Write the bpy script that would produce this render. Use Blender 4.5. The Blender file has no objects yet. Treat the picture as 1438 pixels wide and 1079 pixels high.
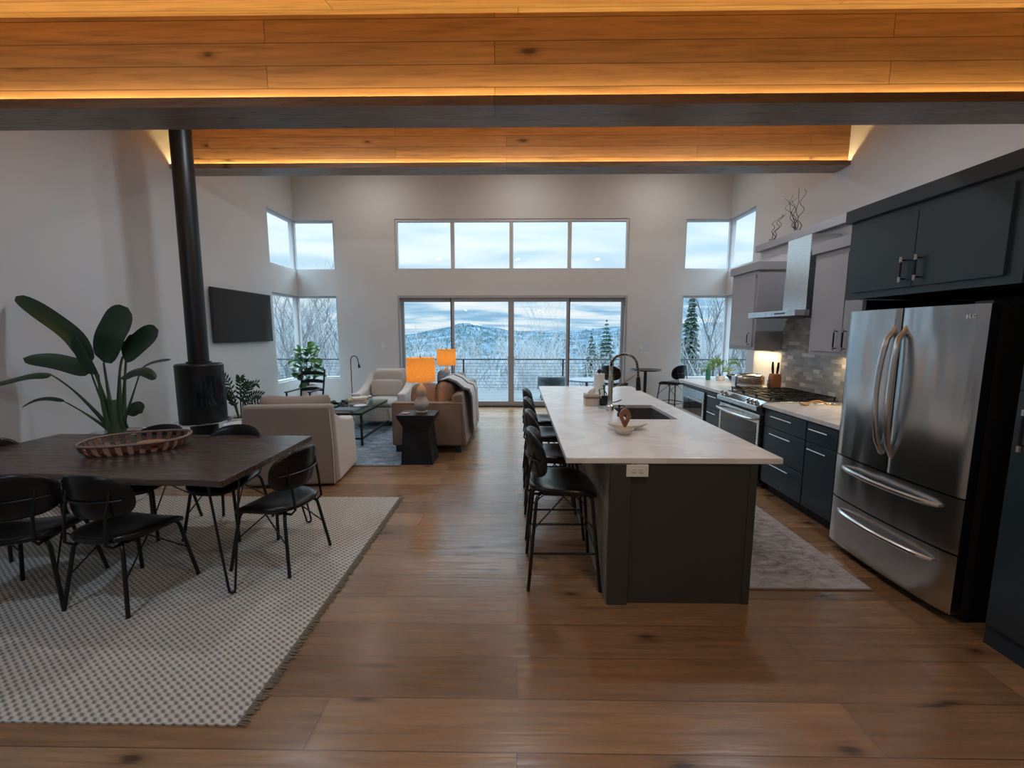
import bpy, math, random
from mathutils import Vector, Matrix, noise
random.seed(7)
C = bpy.context.scene.collection
PI = math.pi
sc = bpy.context.scene

# ------------------------------------------------------------------ materials
def _n(nt, t, **kw):
    n = nt.nodes.new(t)
    for k, v in kw.items():
        if k in n.inputs: n.inputs[k].default_value = v
        else: setattr(n, k, v)
    return n
def newmat(name):
    m = bpy.data.materials.new(name); m.use_nodes = True
    nt = m.node_tree; b = nt.nodes['Principled BSDF']
    return m, nt, b
def c4(c): return (c[0], c[1], c[2], 1)
def mat(name, col, rough=.5, metal=0, ns=8, amt=.12, stretch=(1,1,1), bump=0, bs=None, emit=None, es=0, spec=None, coat=0, sheen=0):
    m, nt, b = newmat(name)
    tc = _n(nt, 'ShaderNodeTexCoord'); mp = _n(nt, 'ShaderNodeMapping'); mp.inputs['Scale'].default_value = stretch
    nt.links.new(tc.outputs['Object'], mp.inputs['Vector'])
    nz = _n(nt, 'ShaderNodeTexNoise'); nz.inputs['Scale'].default_value = ns; nz.inputs['Detail'].default_value = 4
    nt.links.new(mp.outputs[0], nz.inputs['Vector'])
    mx = _n(nt, 'ShaderNodeMix', data_type='RGBA')
    mx.inputs[6].default_value = c4([x*(1-amt) for x in col]); mx.inputs[7].default_value = c4([min(1, x*(1+amt)) for x in col])
    nt.links.new(nz.outputs['Fac'], mx.inputs[0]); nt.links.new(mx.outputs[2], b.inputs['Base Color'])
    b.inputs['Roughness'].default_value = rough; b.inputs['Metallic'].default_value = metal
    if spec is not None: b.inputs['Specular IOR Level'].default_value = spec
    if coat: b.inputs['Coat Weight'].default_value = coat
    if sheen: b.inputs['Sheen Weight'].default_value = sheen
    if bump:
        bp = _n(nt, 'ShaderNodeBump'); bp.inputs['Strength'].default_value = bump; bp.inputs['Distance'].default_value = .01
        if bs:
            n2 = _n(nt, 'ShaderNodeTexNoise'); n2.inputs['Scale'].default_value = bs; nt.links.new(mp.outputs[0], n2.inputs['Vector']); nt.links.new(n2.outputs['Fac'], bp.inputs['Height'])
        else: nt.links.new(nz.outputs['Fac'], bp.inputs['Height'])
        nt.links.new(bp.outputs[0], b.inputs['Normal'])
    if emit:
        b.inputs['Emission Color'].default_value = c4(emit); b.inputs['Emission Strength'].default_value = es
    return m
def ramp(nt, src, stops):
    r = _n(nt, 'ShaderNodeValToRGB'); e = r.color_ramp.elements
    e[0].position = stops[0][0]; e[0].color = c4(stops[0][1]); e[1].position = stops[-1][0]; e[1].color = c4(stops[-1][1])
    for p, c in stops[1:-1]:
        q = e.new(p); q.color = c4(c)
    nt.links.new(src, r.inputs[0]); return r
def math_(nt, op, a, b=None, c=None):
    n = _n(nt, 'ShaderNodeMath', operation=op)
    for i, v in enumerate((a, b, c)):
        if v is None: continue
        if isinstance(v, (int, float)): n.inputs[i].default_value = v
        else: nt.links.new(v, n.inputs[i])
    return n.outputs[0]
def mixc(nt, f, a, b, bt='MIX'):
    n = _n(nt, 'ShaderNodeMix', data_type='RGBA', blend_type=bt)
    for i, v in ((0, f), (6, a), (7, b)):
        if isinstance(v, (int, float)): n.inputs[i].default_value = v
        elif isinstance(v, tuple): n.inputs[i].default_value = c4(v)
        else: nt.links.new(v, n.inputs[i])
    return n.outputs[2]

def plank_mat(name, w, L, c1, c2, c3, rough, knots=.5, axis='X', seam=.003, rot=None, bumpk=.15, off=.37, knotcol=(.03,.015,.008)):
    """boards of width w and length L; boards run along local X after the mapping"""
    m, nt, b = newmat(name)
    tc = _n(nt, 'ShaderNodeTexCoord'); mp = _n(nt, 'ShaderNodeMapping')
    nt.links.new(tc.outputs['Object'], mp.inputs['Vector'])
    if rot: mp.inputs['Rotation'].default_value = rot
    v = mp.outputs[0]
    br = _n(nt, 'ShaderNodeTexBrick', offset=off, squash=1)
    br.inputs['Scale'].default_value = 1; br.inputs['Brick Width'].default_value = L; br.inputs['Row Height'].default_value = w
    br.inputs['Mortar Size'].default_value = seam; br.inputs['Mortar Smooth'].default_value = .1; br.inputs['Bias'].default_value = 0
    br.inputs['Color1'].default_value = (0,0,0,1); br.inputs['Color2'].default_value = (1,1,1,1); br.inputs['Mortar'].default_value = (.5,.5,.5,1)
    nt.links.new(v, br.inputs['Vector'])
    tone = ramp(nt, br.outputs['Color'], [(0, c1), (.5, c2), (1, c3)]).outputs[0]
    # grain, shifted per board
    sep = _n(nt, 'ShaderNodeSeparateXYZ'); nt.links.new(v, sep.inputs[0])
    sh = math_(nt, 'MULTIPLY', br.outputs['Color'], 7.0)
    cb = _n(nt, 'ShaderNodeCombineXYZ')
    nt.links.new(math_(nt, 'MULTIPLY_ADD', sep.outputs[0], 1.6, sh), cb.inputs[0])
    nt.links.new(math_(nt, 'MULTIPLY_ADD', sep.outputs[1], 26., sh), cb.inputs[1])
    nt.links.new(math_(nt, 'MULTIPLY', sep.outputs[2], 26.), cb.inputs[2])
    g = _n(nt, 'ShaderNodeTexNoise'); g.inputs['Scale'].default_value = 1.5; g.inputs['Detail'].default_value = 6; g.inputs['Distortion'].default_value = .6
    nt.links.new(cb.outputs[0], g.inputs['Vector'])
    gr = ramp(nt, g.outputs['Fac'], [(.3, (.72,.70,.68)), (.5, (1,1,1)), (.72, (1.0,.98,.96))]).outputs[0]
    col = mixc(nt, .9, tone, gr, 'MULTIPLY')
    ln = _n(nt, 'ShaderNodeTexNoise'); ln.inputs['Scale'].default_value = 1.1; ln.inputs['Detail'].default_value = 3; nt.links.new(cb.outputs[0], ln.inputs['Vector'])
    col = mixc(nt, 1.0, col, ramp(nt, ln.outputs['Fac'], [(.3, (.80,.78,.76)), (.7, (1.12,1.10,1.06))]).outputs[0], 'MULTIPLY')
    # knots
    if knots:
        cb2 = _n(nt, 'ShaderNodeCombineXYZ')
        nt.links.new(math_(nt, 'MULTIPLY_ADD', sep.outputs[0], 1.3, sh), cb2.inputs[0])
        nt.links.new(math_(nt, 'MULTIPLY', sep.outputs[1], 3.1), cb2.inputs[1])
        nt.links.new(math_(nt, 'MULTIPLY', sep.outputs[2], 3.1), cb2.inputs[2])
        vo = _n(nt, 'ShaderNodeTexVoronoi', voronoi_dimensions='2D'); vo.inputs['Scale'].default_value = .8; vo.inputs['Randomness'].default_value = 1
        nt.links.new(cb2.outputs[0], vo.inputs['Vector'])
        d = math_(nt, 'ADD', vo.outputs['Distance'], math_(nt, 'MULTIPLY', math_(nt, 'SUBTRACT', g.outputs['Fac'], .5), .12))
        k = ramp(nt, d, [(.02, (1,1,1)), (.07*knots+.02, (.35,.35,.35)), (.16*knots+.04, (0,0,0))]).outputs[0]
        sc_ = _n(nt, 'ShaderNodeSeparateColor'); nt.links.new(vo.outputs['Color'], sc_.inputs[0])
        k = math_(nt, 'MULTIPLY', k, math_(nt, 'MULTIPLY', math_(nt, 'GREATER_THAN', sc_.outputs[0], .45), .85))
        col = mixc(nt, k, col, knotcol)
    col = mixc(nt, br.outputs['Fac'], col, (c1[0]*.36, c1[1]*.36, c1[2]*.36))
    nt.links.new(col, b.inputs['Base Color'])
    rr = ramp(nt, g.outputs['Fac'], [(.3, (rough+.12,)*3), (.7, (rough-.04,)*3)]).outputs[0]
    nt.links.new(rr, b.inputs['Roughness'])
    bp = _n(nt, 'ShaderNodeBump'); bp.inputs['Strength'].default_value = bumpk; bp.inputs['Distance'].default_value = .004
    nt.links.new(math_(nt, 'SUBTRACT', g.outputs['Fac'], br.outputs['Fac']), bp.inputs['Height']); nt.links.new(bp.outputs[0], b.inputs['Normal'])
    return m

M = {}
M['wall'] = mat('wall_paint', (.63,.645,.66), .6, ns=2, amt=.02, bump=.03, bs=300)
M['floor'] = plank_mat('oak_floor', .245, 2.3, (.20,.108,.055), (.275,.152,.078), (.345,.205,.115), .235, knots=.55, seam=.0020)
M['ceil'] = plank_mat('ceiling_boards', .14, 3.2, (.50,.30,.13), (.58,.35,.16), (.62,.40,.2), .5, knots=.5)
M['beam'] = plank_mat('glulam_fir', .14, 4.1, (.34,.19,.095), (.42,.24,.12), (.48,.28,.145), .42, knots=.5, rot=(PI/2,0,0), seam=.0025)
M['beam_flange'] = plank_mat('fir_flange', .4, 6, (.20,.13,.09), (.24,.16,.11), (.26,.18,.12), .28, knots=.4)
M['led'] = mat('led_tape', (1,.7,.3), .5, emit=(1,.73,.31), es=64)
M['winframe'] = mat('window_vinyl', (.60,.62,.65), .4, ns=3, amt=.04)
M['doorframe'] = mat('door_frame_grey', (.36,.37,.39), .4, ns=3, amt=.04)
M['darkgasket'] = mat('dark_gasket', (.05,.05,.055), .5)
M['dark_cab'] = mat('charcoal_cabinet_paint', (.021,.036,.050), .33, ns=5, amt=.08, bump=.02, bs=120)
M['taupe_cab'] = mat('taupe_cabinet_paint', (.33,.325,.345), .40, ns=5, amt=.04)
M['island_cab'] = mat('island_paint', (.040,.043,.040), .4, ns=5, amt=.08)
M['barn'] = plank_mat('weathered_panel', .16, 1.4, (.20,.17,.14), (.27,.23,.19), (.33,.28,.23), .6, knots=.6)
M['toe'] = mat('toe_kick', (.01,.01,.012), .6)
M['steel'] = None
M['chrome'] = mat('brushed_nickel', (.62,.60,.56), .22, metal=1, ns=60, amt=.05)
M['handle'] = mat('brushed_handle', (.70,.71,.72), .25, metal=1, ns=60, amt=.05)
M['black_metal'] = mat('black_steel', (.007,.007,.008), .40, metal=0, spec=.4, ns=40, amt=.2)
M['blackhandle'] = mat('blackened_handle', (.03,.03,.035), .3, metal=.7)
M['leather'] = mat('black_leather', (.008,.0075,.008), .27, ns=25, amt=.25, bump=.02, bs=90, spec=.38)
M['leather_brown'] = mat('dark_brown_leather', (.032,.017,.013), .36, ns=25, amt=.25, bump=.08, bs=140)
M['tabletop'] = plank_mat('walnut_slab', .42, 5, (.060,.036,.028), (.072,.043,.034), (.08,.05,.04), .25, knots=.35, seam=.0006, bumpk=.05, knotcol=(.012,.007,.005))
M['basket'] = mat('stained_lath', (.13,.055,.035), .5, ns=30, amt=.4, stretch=(1,6,6))
M['basket_rim'] = mat('greyed_rim_wood', (.22,.14,.11), .5, ns=30, amt=.3)
M['bowlwood'] = mat('bowl_wood', (.36,.17,.08), .45, ns=14, amt=.25, stretch=(1,4,4))
M['leaf'] = mat('deep_green_leaf', (.020,.050,.022), .30, ns=10, amt=.35, spec=.5)
M['stem'] = mat('green_stem', (.04,.07,.028), .45, ns=20, amt=.3)
M['leaf_bright'] = mat('bright_green_leaf', (.085,.25,.05), .38, ns=10, amt=.3)
M['leaf_mid'] = mat('mid_green_leaf', (.05,.15,.07), .38, ns=10, amt=.3)
M['soil'] = mat('potting_soil', (.03,.02,.015), .9, ns=60, amt=.5, bump=.5)
M['white_ceramic'] = mat('white_ceramic', (.72,.73,.74), .25, ns=6, amt=.04)
M['gourd'] = None
M['trunk'] = mat('plant_trunk', (.12,.09,.06), .7, ns=30, amt=.3)
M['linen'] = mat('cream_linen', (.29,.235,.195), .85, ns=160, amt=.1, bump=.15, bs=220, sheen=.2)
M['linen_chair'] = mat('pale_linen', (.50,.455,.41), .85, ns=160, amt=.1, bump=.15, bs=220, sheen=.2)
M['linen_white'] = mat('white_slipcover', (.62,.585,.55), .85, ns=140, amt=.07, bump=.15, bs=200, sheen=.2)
M['sofa'] = mat('taupe_sofa_fabric', (.175,.122,.092), .8, ns=140, amt=.12, bump=.15, bs=220, sheen=.25)
M['piping'] = mat('dark_piping', (.14,.095,.07), .7)
M['pillow_blue'] = mat('slate_blue_pillow', (.16,.16,.19), .85, ns=24, amt=.55)
M['pillow_brown'] = mat('brown_leather_pillow', (.27,.145,.085), .5, ns=20, amt=.18)
M['marble'] = None
M['white_plastic'] = mat('white_plastic', (.72,.72,.70), .35, ns=5, amt=.02)
M['black_plastic'] = mat('black_plastic', (.015,.015,.017), .3)
M['screen'] = mat('dark_screen', (.008,.008,.010), .12, ns=3, amt=.1)
M['blackglass'] = mat('oven_glass', (.010,.013,.018), .06, ns=3, amt=.1)
M['sculpt'] = mat('carved_wood', (.22,.09,.045), .42, ns=20, amt=.3)
M['stoneware'] = mat('cream_stoneware', (.60,.54,.46), .4, ns=30, amt=.1)
M['paper'] = mat('paper_white', (.78,.77,.76), .8, ns=40, amt=.03, bump=.05)
M['tissuebox'] = mat('tissue_box_card', (.58,.50,.43), .6)
M['tissueband'] = mat('box_band', (.22,.15,.12), .6)
M['green'] = mat('green_plastic', (.02,.20,.13), .35)
M['knifeblock'] = mat('orange_wood_block', (.40,.155,.055), .45, ns=14, amt=.15, stretch=(4,4,1))
M['spoonwood'] = mat('spoon_wood', (.50,.27,.10), .5, ns=14, amt=.15)
M['book_a'] = mat('cover_red_brown', (.36,.12,.06), .6)
M['book_b'] = mat('cover_ochre', (.55,.40,.15), .6)
M['book_c'] = mat('cover_cream', (.66,.62,.50), .6)
M['book_d'] = mat('cover_slate', (.10,.12,.15), .5)
M['twig'] = mat('dry_twig', (.085,.06,.05), .8)
M['deck'] = plank_mat('frosted_deck_boards', .14, 3.6, (.07,.08,.09), (.085,.095,.105), (.10,.11,.12), .6, knots=0)
M['ground'] = mat('frosty_ground', (.22,.24,.26), .9, ns=.05, amt=.5)
M['hill'] = None
M['bark'] = mat('pale_bark', (.12,.12,.125), .8, ns=3, amt=.3)
M['brush'] = mat('grey_brush', (.30,.30,.31), .9, ns=.5, amt=.35)
M['conifer'] = mat('frosted_conifer', (.028,.062,.048), .8, ns=.6, amt=.4)
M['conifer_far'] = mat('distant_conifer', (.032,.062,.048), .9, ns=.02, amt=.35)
M['birch_far'] = mat('distant_bare_woods', (.10,.12,.135), .9, ns=.03, amt=.3)  # blue in the grey is distance haze, held in the base colour
M['rail'] = mat('dark_railing', (.05,.055,.065), .4, metal=.4)
M['patio'] = mat('patio_resin', (.06,.08,.09), .6)
M['snow'] = mat('snow_white', (.5,.5,.5), .8)
M['siding'] = mat('pale_siding', (.13,.14,.15), .7)

def steel(name, col, rough, wav=.0):
    m, nt, b = newmat(name)
    tc = _n(nt, 'ShaderNodeTexCoord'); mp = _n(nt, 'ShaderNodeMapping'); mp.inputs['Scale'].default_value = (1,1,90)
    nt.links.new(tc.outputs['Object'], mp.inputs['Vector'])
    nz = _n(nt, 'ShaderNodeTexNoise'); nz.inputs['Scale'].default_value = 9; nt.links.new(mp.outputs[0], nz.inputs['Vector'])
    nt.links.new(ramp(nt, nz.outputs['Fac'], [(.3, (rough-.03,)*3), (.7, (rough+.05,)*3)]).outputs[0], b.inputs['Roughness'])
    b.inputs['Base Color'].default_value = c4(col); b.inputs['Metallic'].default_value = 1
    m2 = _n(nt, 'ShaderNodeMapping'); m2.inputs['Scale'].default_value = (1, 1.6, .35); nt.links.new(tc.outputs['Object'], m2.inputs['Vector'])
    n2 = _n(nt, 'ShaderNodeTexNoise'); n2.inputs['Scale'].default_value = 4; n2.inputs['Detail'].default_value = 1; nt.links.new(m2.outputs[0], n2.inputs['Vector'])
    bp = _n(nt, 'ShaderNodeBump'); bp.inputs['Strength'].default_value = wav; bp.inputs['Distance'].default_value = .05
    nt.links.new(n2.outputs['Fac'], bp.inputs['Height']); nt.links.new(bp.outputs[0], b.inputs['Normal'])
    return m
M['steel'] = steel('stainless_steel', (.56,.57,.58), .22, .25)
M['steel_hood'] = steel('hood_stainless', (.62,.64,.66), .24, 0)

def marble():
    m, nt, b = newmat('quartz_top')
    tc = _n(nt, 'ShaderNodeTexCoord')
    n1 = _n(nt, 'ShaderNodeTexNoise'); n1.inputs['Scale'].default_value = 2.2; n1.inputs['Detail'].default_value = 8; n1.inputs['Distortion'].default_value = 1.6
    nt.links.new(tc.outputs['Object'], n1.inputs['Vector'])
    r = ramp(nt, n1.outputs['Fac'], [(.35, (.70,.69,.69)), (.48, (.66,.65,.65)), (.52, (.75,.74,.745)), (.7, (.76,.755,.76))])
    nt.links.new(r.outputs[0], b.inputs['Base Color']); b.inputs['Roughness'].default_value = .24
    return m
M['marble'] = marble()
def ribbed():
    m, nt, b = newmat('ribbed_ceramic')
    tc = _n(nt, 'ShaderNodeTexCoord'); s = _n(nt, 'ShaderNodeSeparateXYZ'); nt.links.new(tc.outputs['Object'], s.inputs[0])
    a = math_(nt, 'ARCTAN2', s.outputs[1], s.outputs[0]); w = math_(nt, 'SINE', math_(nt, 'MULTIPLY', a, 34))
    bp = _n(nt, 'ShaderNodeBump'); bp.inputs['Strength'].default_value = .5; bp.inputs['Distance'].default_value = .004
    nt.links.new(w, bp.inputs['Height']); nt.links.new(bp.outputs[0], b.inputs['Normal'])
    nt.links.new(ramp(nt, math_(nt, 'MULTIPLY_ADD', w, .5, .5), [(0, (.38,.34,.31)), (1, (.62,.57,.53))]).outputs[0], b.inputs['Base Color'])
    b.inputs['Roughness'].default_value = .45
    return m
M['gourd'] = ribbed()
def woven():
    m, nt, b = newmat('woven_jute')
    tc = _n(nt, 'ShaderNodeTexCoord'); s = _n(nt, 'ShaderNodeSeparateXYZ'); nt.links.new(tc.outputs['Object'], s.inputs[0])
    k = 2*PI/.046
    x = math_(nt, 'MULTIPLY', s.outputs[0], k); rw = math_(nt, 'MULTIPLY', s.outputs[1], 1/.021); y = math_(nt, 'MULTIPLY', rw, PI)
    nz = _n(nt, 'ShaderNodeTexNoise'); nz.inputs['Scale'].default_value = 18; nt.links.new(tc.outputs['Object'], nz.inputs['Vector'])
    wob = math_(nt, 'MULTIPLY', nz.outputs['Fac'], 2.2)
    par = math_(nt, 'MULTIPLY', math_(nt, 'FLOOR', rw), PI*.86)
    a = math_(nt, 'SINE', math_(nt, 'ADD', math_(nt, 'ADD', x, math_(nt, 'MULTIPLY', y, .6)), math_(nt, 'ADD', par, wob)))
    c = math_(nt, 'ABSOLUTE', math_(nt, 'SINE', y))
    p = math_(nt, 'ADD', math_(nt, 'MULTIPLY', a, math_(nt, 'MULTIPLY_ADD', c, .6, .3)), .12)
    n3 = _n(nt, 'ShaderNodeTexNoise'); n3.inputs['Scale'].default_value = 260; nt.links.new(tc.outputs['Object'], n3.inputs['Vector'])
    p2 = math_(nt, 'ADD', p, math_(nt, 'MULTIPLY', math_(nt, 'SUBTRACT', n3.outputs['Fac'], .5), .8))
    r = ramp(nt, math_(nt, 'MULTIPLY_ADD', p2, .5, .5), [(.20, (.20,.17,.14)), (.40, (.38,.34,.295)), (.56, (.52,.475,.42)), (.9, (.60,.555,.50))])
    nt.links.new(r.outputs[0], b.inputs['Base Color']); b.inputs['Roughness'].default_value = .9
    bp = _n(nt, 'ShaderNodeBump'); bp.inputs['Strength'].default_value = .6; bp.inputs['Distance'].default_value = .006
    nt.links.new(p2, bp.inputs['Height']); nt.links.new(bp.outputs[0], b.inputs['Normal'])
    return m
M['woven'] = woven()
M['fringe'] = mat('jute_fringe', (.20,.17,.13), .9, ns=90, amt=.5)
def faded(name, ca, cb, cc, s=6, border=None):
    m, nt, b = newmat(name)
    tc = _n(nt, 'ShaderNodeTexCoord'); mp = _n(nt, 'ShaderNodeMapping'); mp.inputs['Scale'].default_value = (1, 2.4, 1)
    nt.links.new(tc.outputs['Object'], mp.inputs['Vector'])
    n1 = _n(nt, 'ShaderNodeTexNoise'); n1.inputs['Scale'].default_value = s; n1.inputs['Detail'].default_value = 8; n1.inputs['Roughness'].default_value = .7
    nt.links.new(mp.outputs[0], n1.inputs['Vector'])
    vo = _n(nt, 'ShaderNodeTexVoronoi', feature='DISTANCE_TO_EDGE'); vo.inputs['Scale'].default_value = s*1.6; nt.links.new(tc.outputs['Object'], vo.inputs['Vector'])
    f = math_(nt, 'ADD', n1.outputs['Fac'], math_(nt, 'MULTIPLY', ramp(nt, vo.outputs['Distance'], [(0, (1,1,1)), (.06, (0,0,0))]).outputs[0], -.10))
    r = ramp(nt, f, [(.36, ca), (.5, cb), (.62, cc)])
    col = r.outputs[0]
    if border:
        s_ = _n(nt, 'ShaderNodeSeparateXYZ'); nt.links.new(tc.outputs['Object'], s_.inputs[0])
        ax = math_(nt, 'GREATER_THAN', math_(nt, 'ABSOLUTE', s_.outputs[0]), border[0]); ay = math_(nt, 'GREATER_THAN', math_(nt, 'ABSOLUTE', s_.outputs[1]), border[1])
        col = mixc(nt, math_(nt, 'MULTIPLY', math_(nt, 'MAXIMUM', ax, ay), .38), col, cc)
    nt.links.new(col, b.inputs['Base Color']); b.inputs['Roughness'].default_value = .95
    return m
M['blue_rug'] = faded('faded_blue_rug', (.09,.14,.20), (.19,.25,.31), (.36,.39,.42), 5)
M['runner'] = faded('faded_runner', (.17,.145,.145), (.31,.275,.27), (.43,.39,.38), 9, (.27, 1.42))
def mosaic():
    m, nt, b = newmat('mosaic_tile')
    tc = _n(nt, 'ShaderNodeTexCoord'); mp = _n(nt, 'ShaderNodeMapping'); mp.inputs['Rotation'].default_value = (PI/2, 0, PI/2)
    s = _n(nt, 'ShaderNodeSeparateXYZ'); nt.links.new(tc.outputs['Object'], s.inputs[0])
    cb = _n(nt, 'ShaderNodeCombineXYZ'); nt.links.new(s.outputs[1], cb.inputs[0]); nt.links.new(s.outputs[2], cb.inputs[1])
    br = _n(nt, 'ShaderNodeTexBrick', offset=.5); br.inputs['Scale'].default_value = 1
    br.inputs['Brick Width'].default_value = .105; br.inputs['Row Height'].default_value = .044; br.inputs['Mortar Size'].default_value = .0018; br.inputs['Bias'].default_value = -.1
    br.inputs['Color1'].default_value = (0,0,0,1); br.inputs['Color2'].default_value = (1,1,1,1); br.inputs['Mortar'].default_value = (.4,.4,.4,1)
    nt.links.new(cb.outputs[0], br.inputs['Vector'])
    r = ramp(nt, br.outputs['Color'], [(0, (.25,.25,.255)), (.55, (.34,.335,.33)), (.78, (.42,.41,.40)), (.9, (.66,.64,.61))])
    nt.links.new(mixc(nt, br.outputs['Fac'], r.outputs[0], (.36,.34,.32)), b.inputs['Base Color'])
    b.inputs['Roughness'].default_value = .22
    bp = _n(nt, 'ShaderNodeBump'); bp.inputs['Strength'].default_value = .4; bp.inputs['Distance'].default_value = .003
    nt.links.new(math_(nt, 'SUBTRACT', 1, br.outputs['Fac']), bp.inputs['Height']); nt.links.new(bp.outputs[0], b.inputs['Normal'])
    return m
M['mosaic'] = mosaic()
def glassmat(name, tint=(.95,.97,.97), refl=.04, rough=0):
    m, nt, b = newmat(name); nt.nodes.remove(b)
    out = nt.nodes['Material Output']
    t = _n(nt, 'ShaderNodeBsdfTransparent'); t.inputs[0].default_value = c4(tint)
    g = _n(nt, 'ShaderNodeBsdfGlossy'); g.inputs['Roughness'].default_value = rough
    lw = _n(nt, 'ShaderNodeLayerWeight'); fq = math_(nt, 'MULTIPLY_ADD', math_(nt, 'POWER', lw.outputs['Facing'], 5.0), .5, .010)
    nz = _n(nt, 'ShaderNodeTexNoise'); nz.inputs['Scale'].default_value = .4
    bp = _n(nt, 'ShaderNodeBump'); bp.inputs['Strength'].default_value = .01; nt.links.new(nz.outputs['Fac'], bp.inputs['Height']); nt.links.new(bp.outputs[0], g.inputs['Normal'])
    mx = _n(nt, 'ShaderNodeMixShader'); nt.links.new(fq, mx.inputs[0]); nt.links.new(t.outputs[0], mx.inputs[1]); nt.links.new(g.outputs[0], mx.inputs[2])
    nt.links.new(mx.outputs[0], out.inputs['Surface'])
    return m
M['glass'] = glassmat('window_glass')
M['tableglass'] = glassmat('table_glass', (.80,.88,.88))
def shademat():
    m, nt, b = newmat('amber_shade'); out = nt.nodes['Material Output']
    tc = _n(nt, 'ShaderNodeTexCoord'); mp = _n(nt, 'ShaderNodeMapping'); mp.inputs['Scale'].default_value = (20, 20, 90); nt.links.new(tc.outputs['Object'], mp.inputs['Vector'])
    nz = _n(nt, 'ShaderNodeTexNoise'); nz.inputs['Scale'].default_value = 2; nt.links.new(mp.outputs[0], nz.inputs['Vector'])
    col = ramp(nt, nz.outputs['Fac'], [(.3, (.55,.34,.12)), (.7, (.76,.52,.22))]).outputs[0]
    nt.links.new(col, b.inputs['Base Color']); b.inputs['Roughness'].default_value = .9
    tr = _n(nt, 'ShaderNodeBsdfTranslucent'); nt.links.new(col, tr.inputs[0])
    mx = _n(nt, 'ShaderNodeMixShader'); mx.inputs[0].default_value = .55
    nt.links.new(b.outputs[0], mx.inputs[1]); nt.links.new(tr.outputs[0], mx.inputs[2])
    b.inputs['Emission Color'].default_value = (1,.46,.07,1); b.inputs['Emission Strength'].default_value = .20
    nt.links.new(mx.outputs[0], out.inputs['Surface'])
    return m
M['shade'] = shademat()
def throwmat():
    m, nt, b = newmat('striped_throw')
    tc = _n(nt, 'ShaderNodeTexCoord'); s = _n(nt, 'ShaderNodeSeparateXYZ'); nt.links.new(tc.outputs['Object'], s.inputs[0])
    y = s.outputs[1]
    r = ramp(nt, math_(nt, 'MULTIPLY_ADD', y, 1/.9, .5), [(0, (.05,.05,.06)), (.11, (.05,.05,.06)), (.13, (.60,.56,.53)), (.60, (.60,.56,.53)), (.62, (.06,.06,.07)), (.74, (.06,.06,.07)), (.76, (.58,.55,.52)), (1, (.5,.48,.46))])
    nt.links.new(r.outputs[0], b.inputs['Base Color']); b.inputs['Roughness'].default_value = .95
    return m
M['throw'] = throwmat()
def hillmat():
    m, nt, b = newmat('haze_tinted_woodland')
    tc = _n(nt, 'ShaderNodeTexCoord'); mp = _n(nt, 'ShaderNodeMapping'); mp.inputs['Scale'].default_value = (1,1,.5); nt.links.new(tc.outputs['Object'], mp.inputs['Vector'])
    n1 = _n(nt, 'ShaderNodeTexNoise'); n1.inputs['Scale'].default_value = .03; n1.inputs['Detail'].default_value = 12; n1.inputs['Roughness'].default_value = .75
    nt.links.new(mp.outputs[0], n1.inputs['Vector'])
    r = ramp(nt, n1.outputs['Fac'], [(.38, (.025,.048,.055)), (.5, (.05,.082,.105)), (.58, (.09,.13,.17)), (.66, (.17,.21,.24))])  # bluish tones put distance haze into the base colour
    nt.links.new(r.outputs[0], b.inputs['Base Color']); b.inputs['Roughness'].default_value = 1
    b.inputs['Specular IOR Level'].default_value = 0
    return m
M['hill'] = hillmat()

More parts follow.
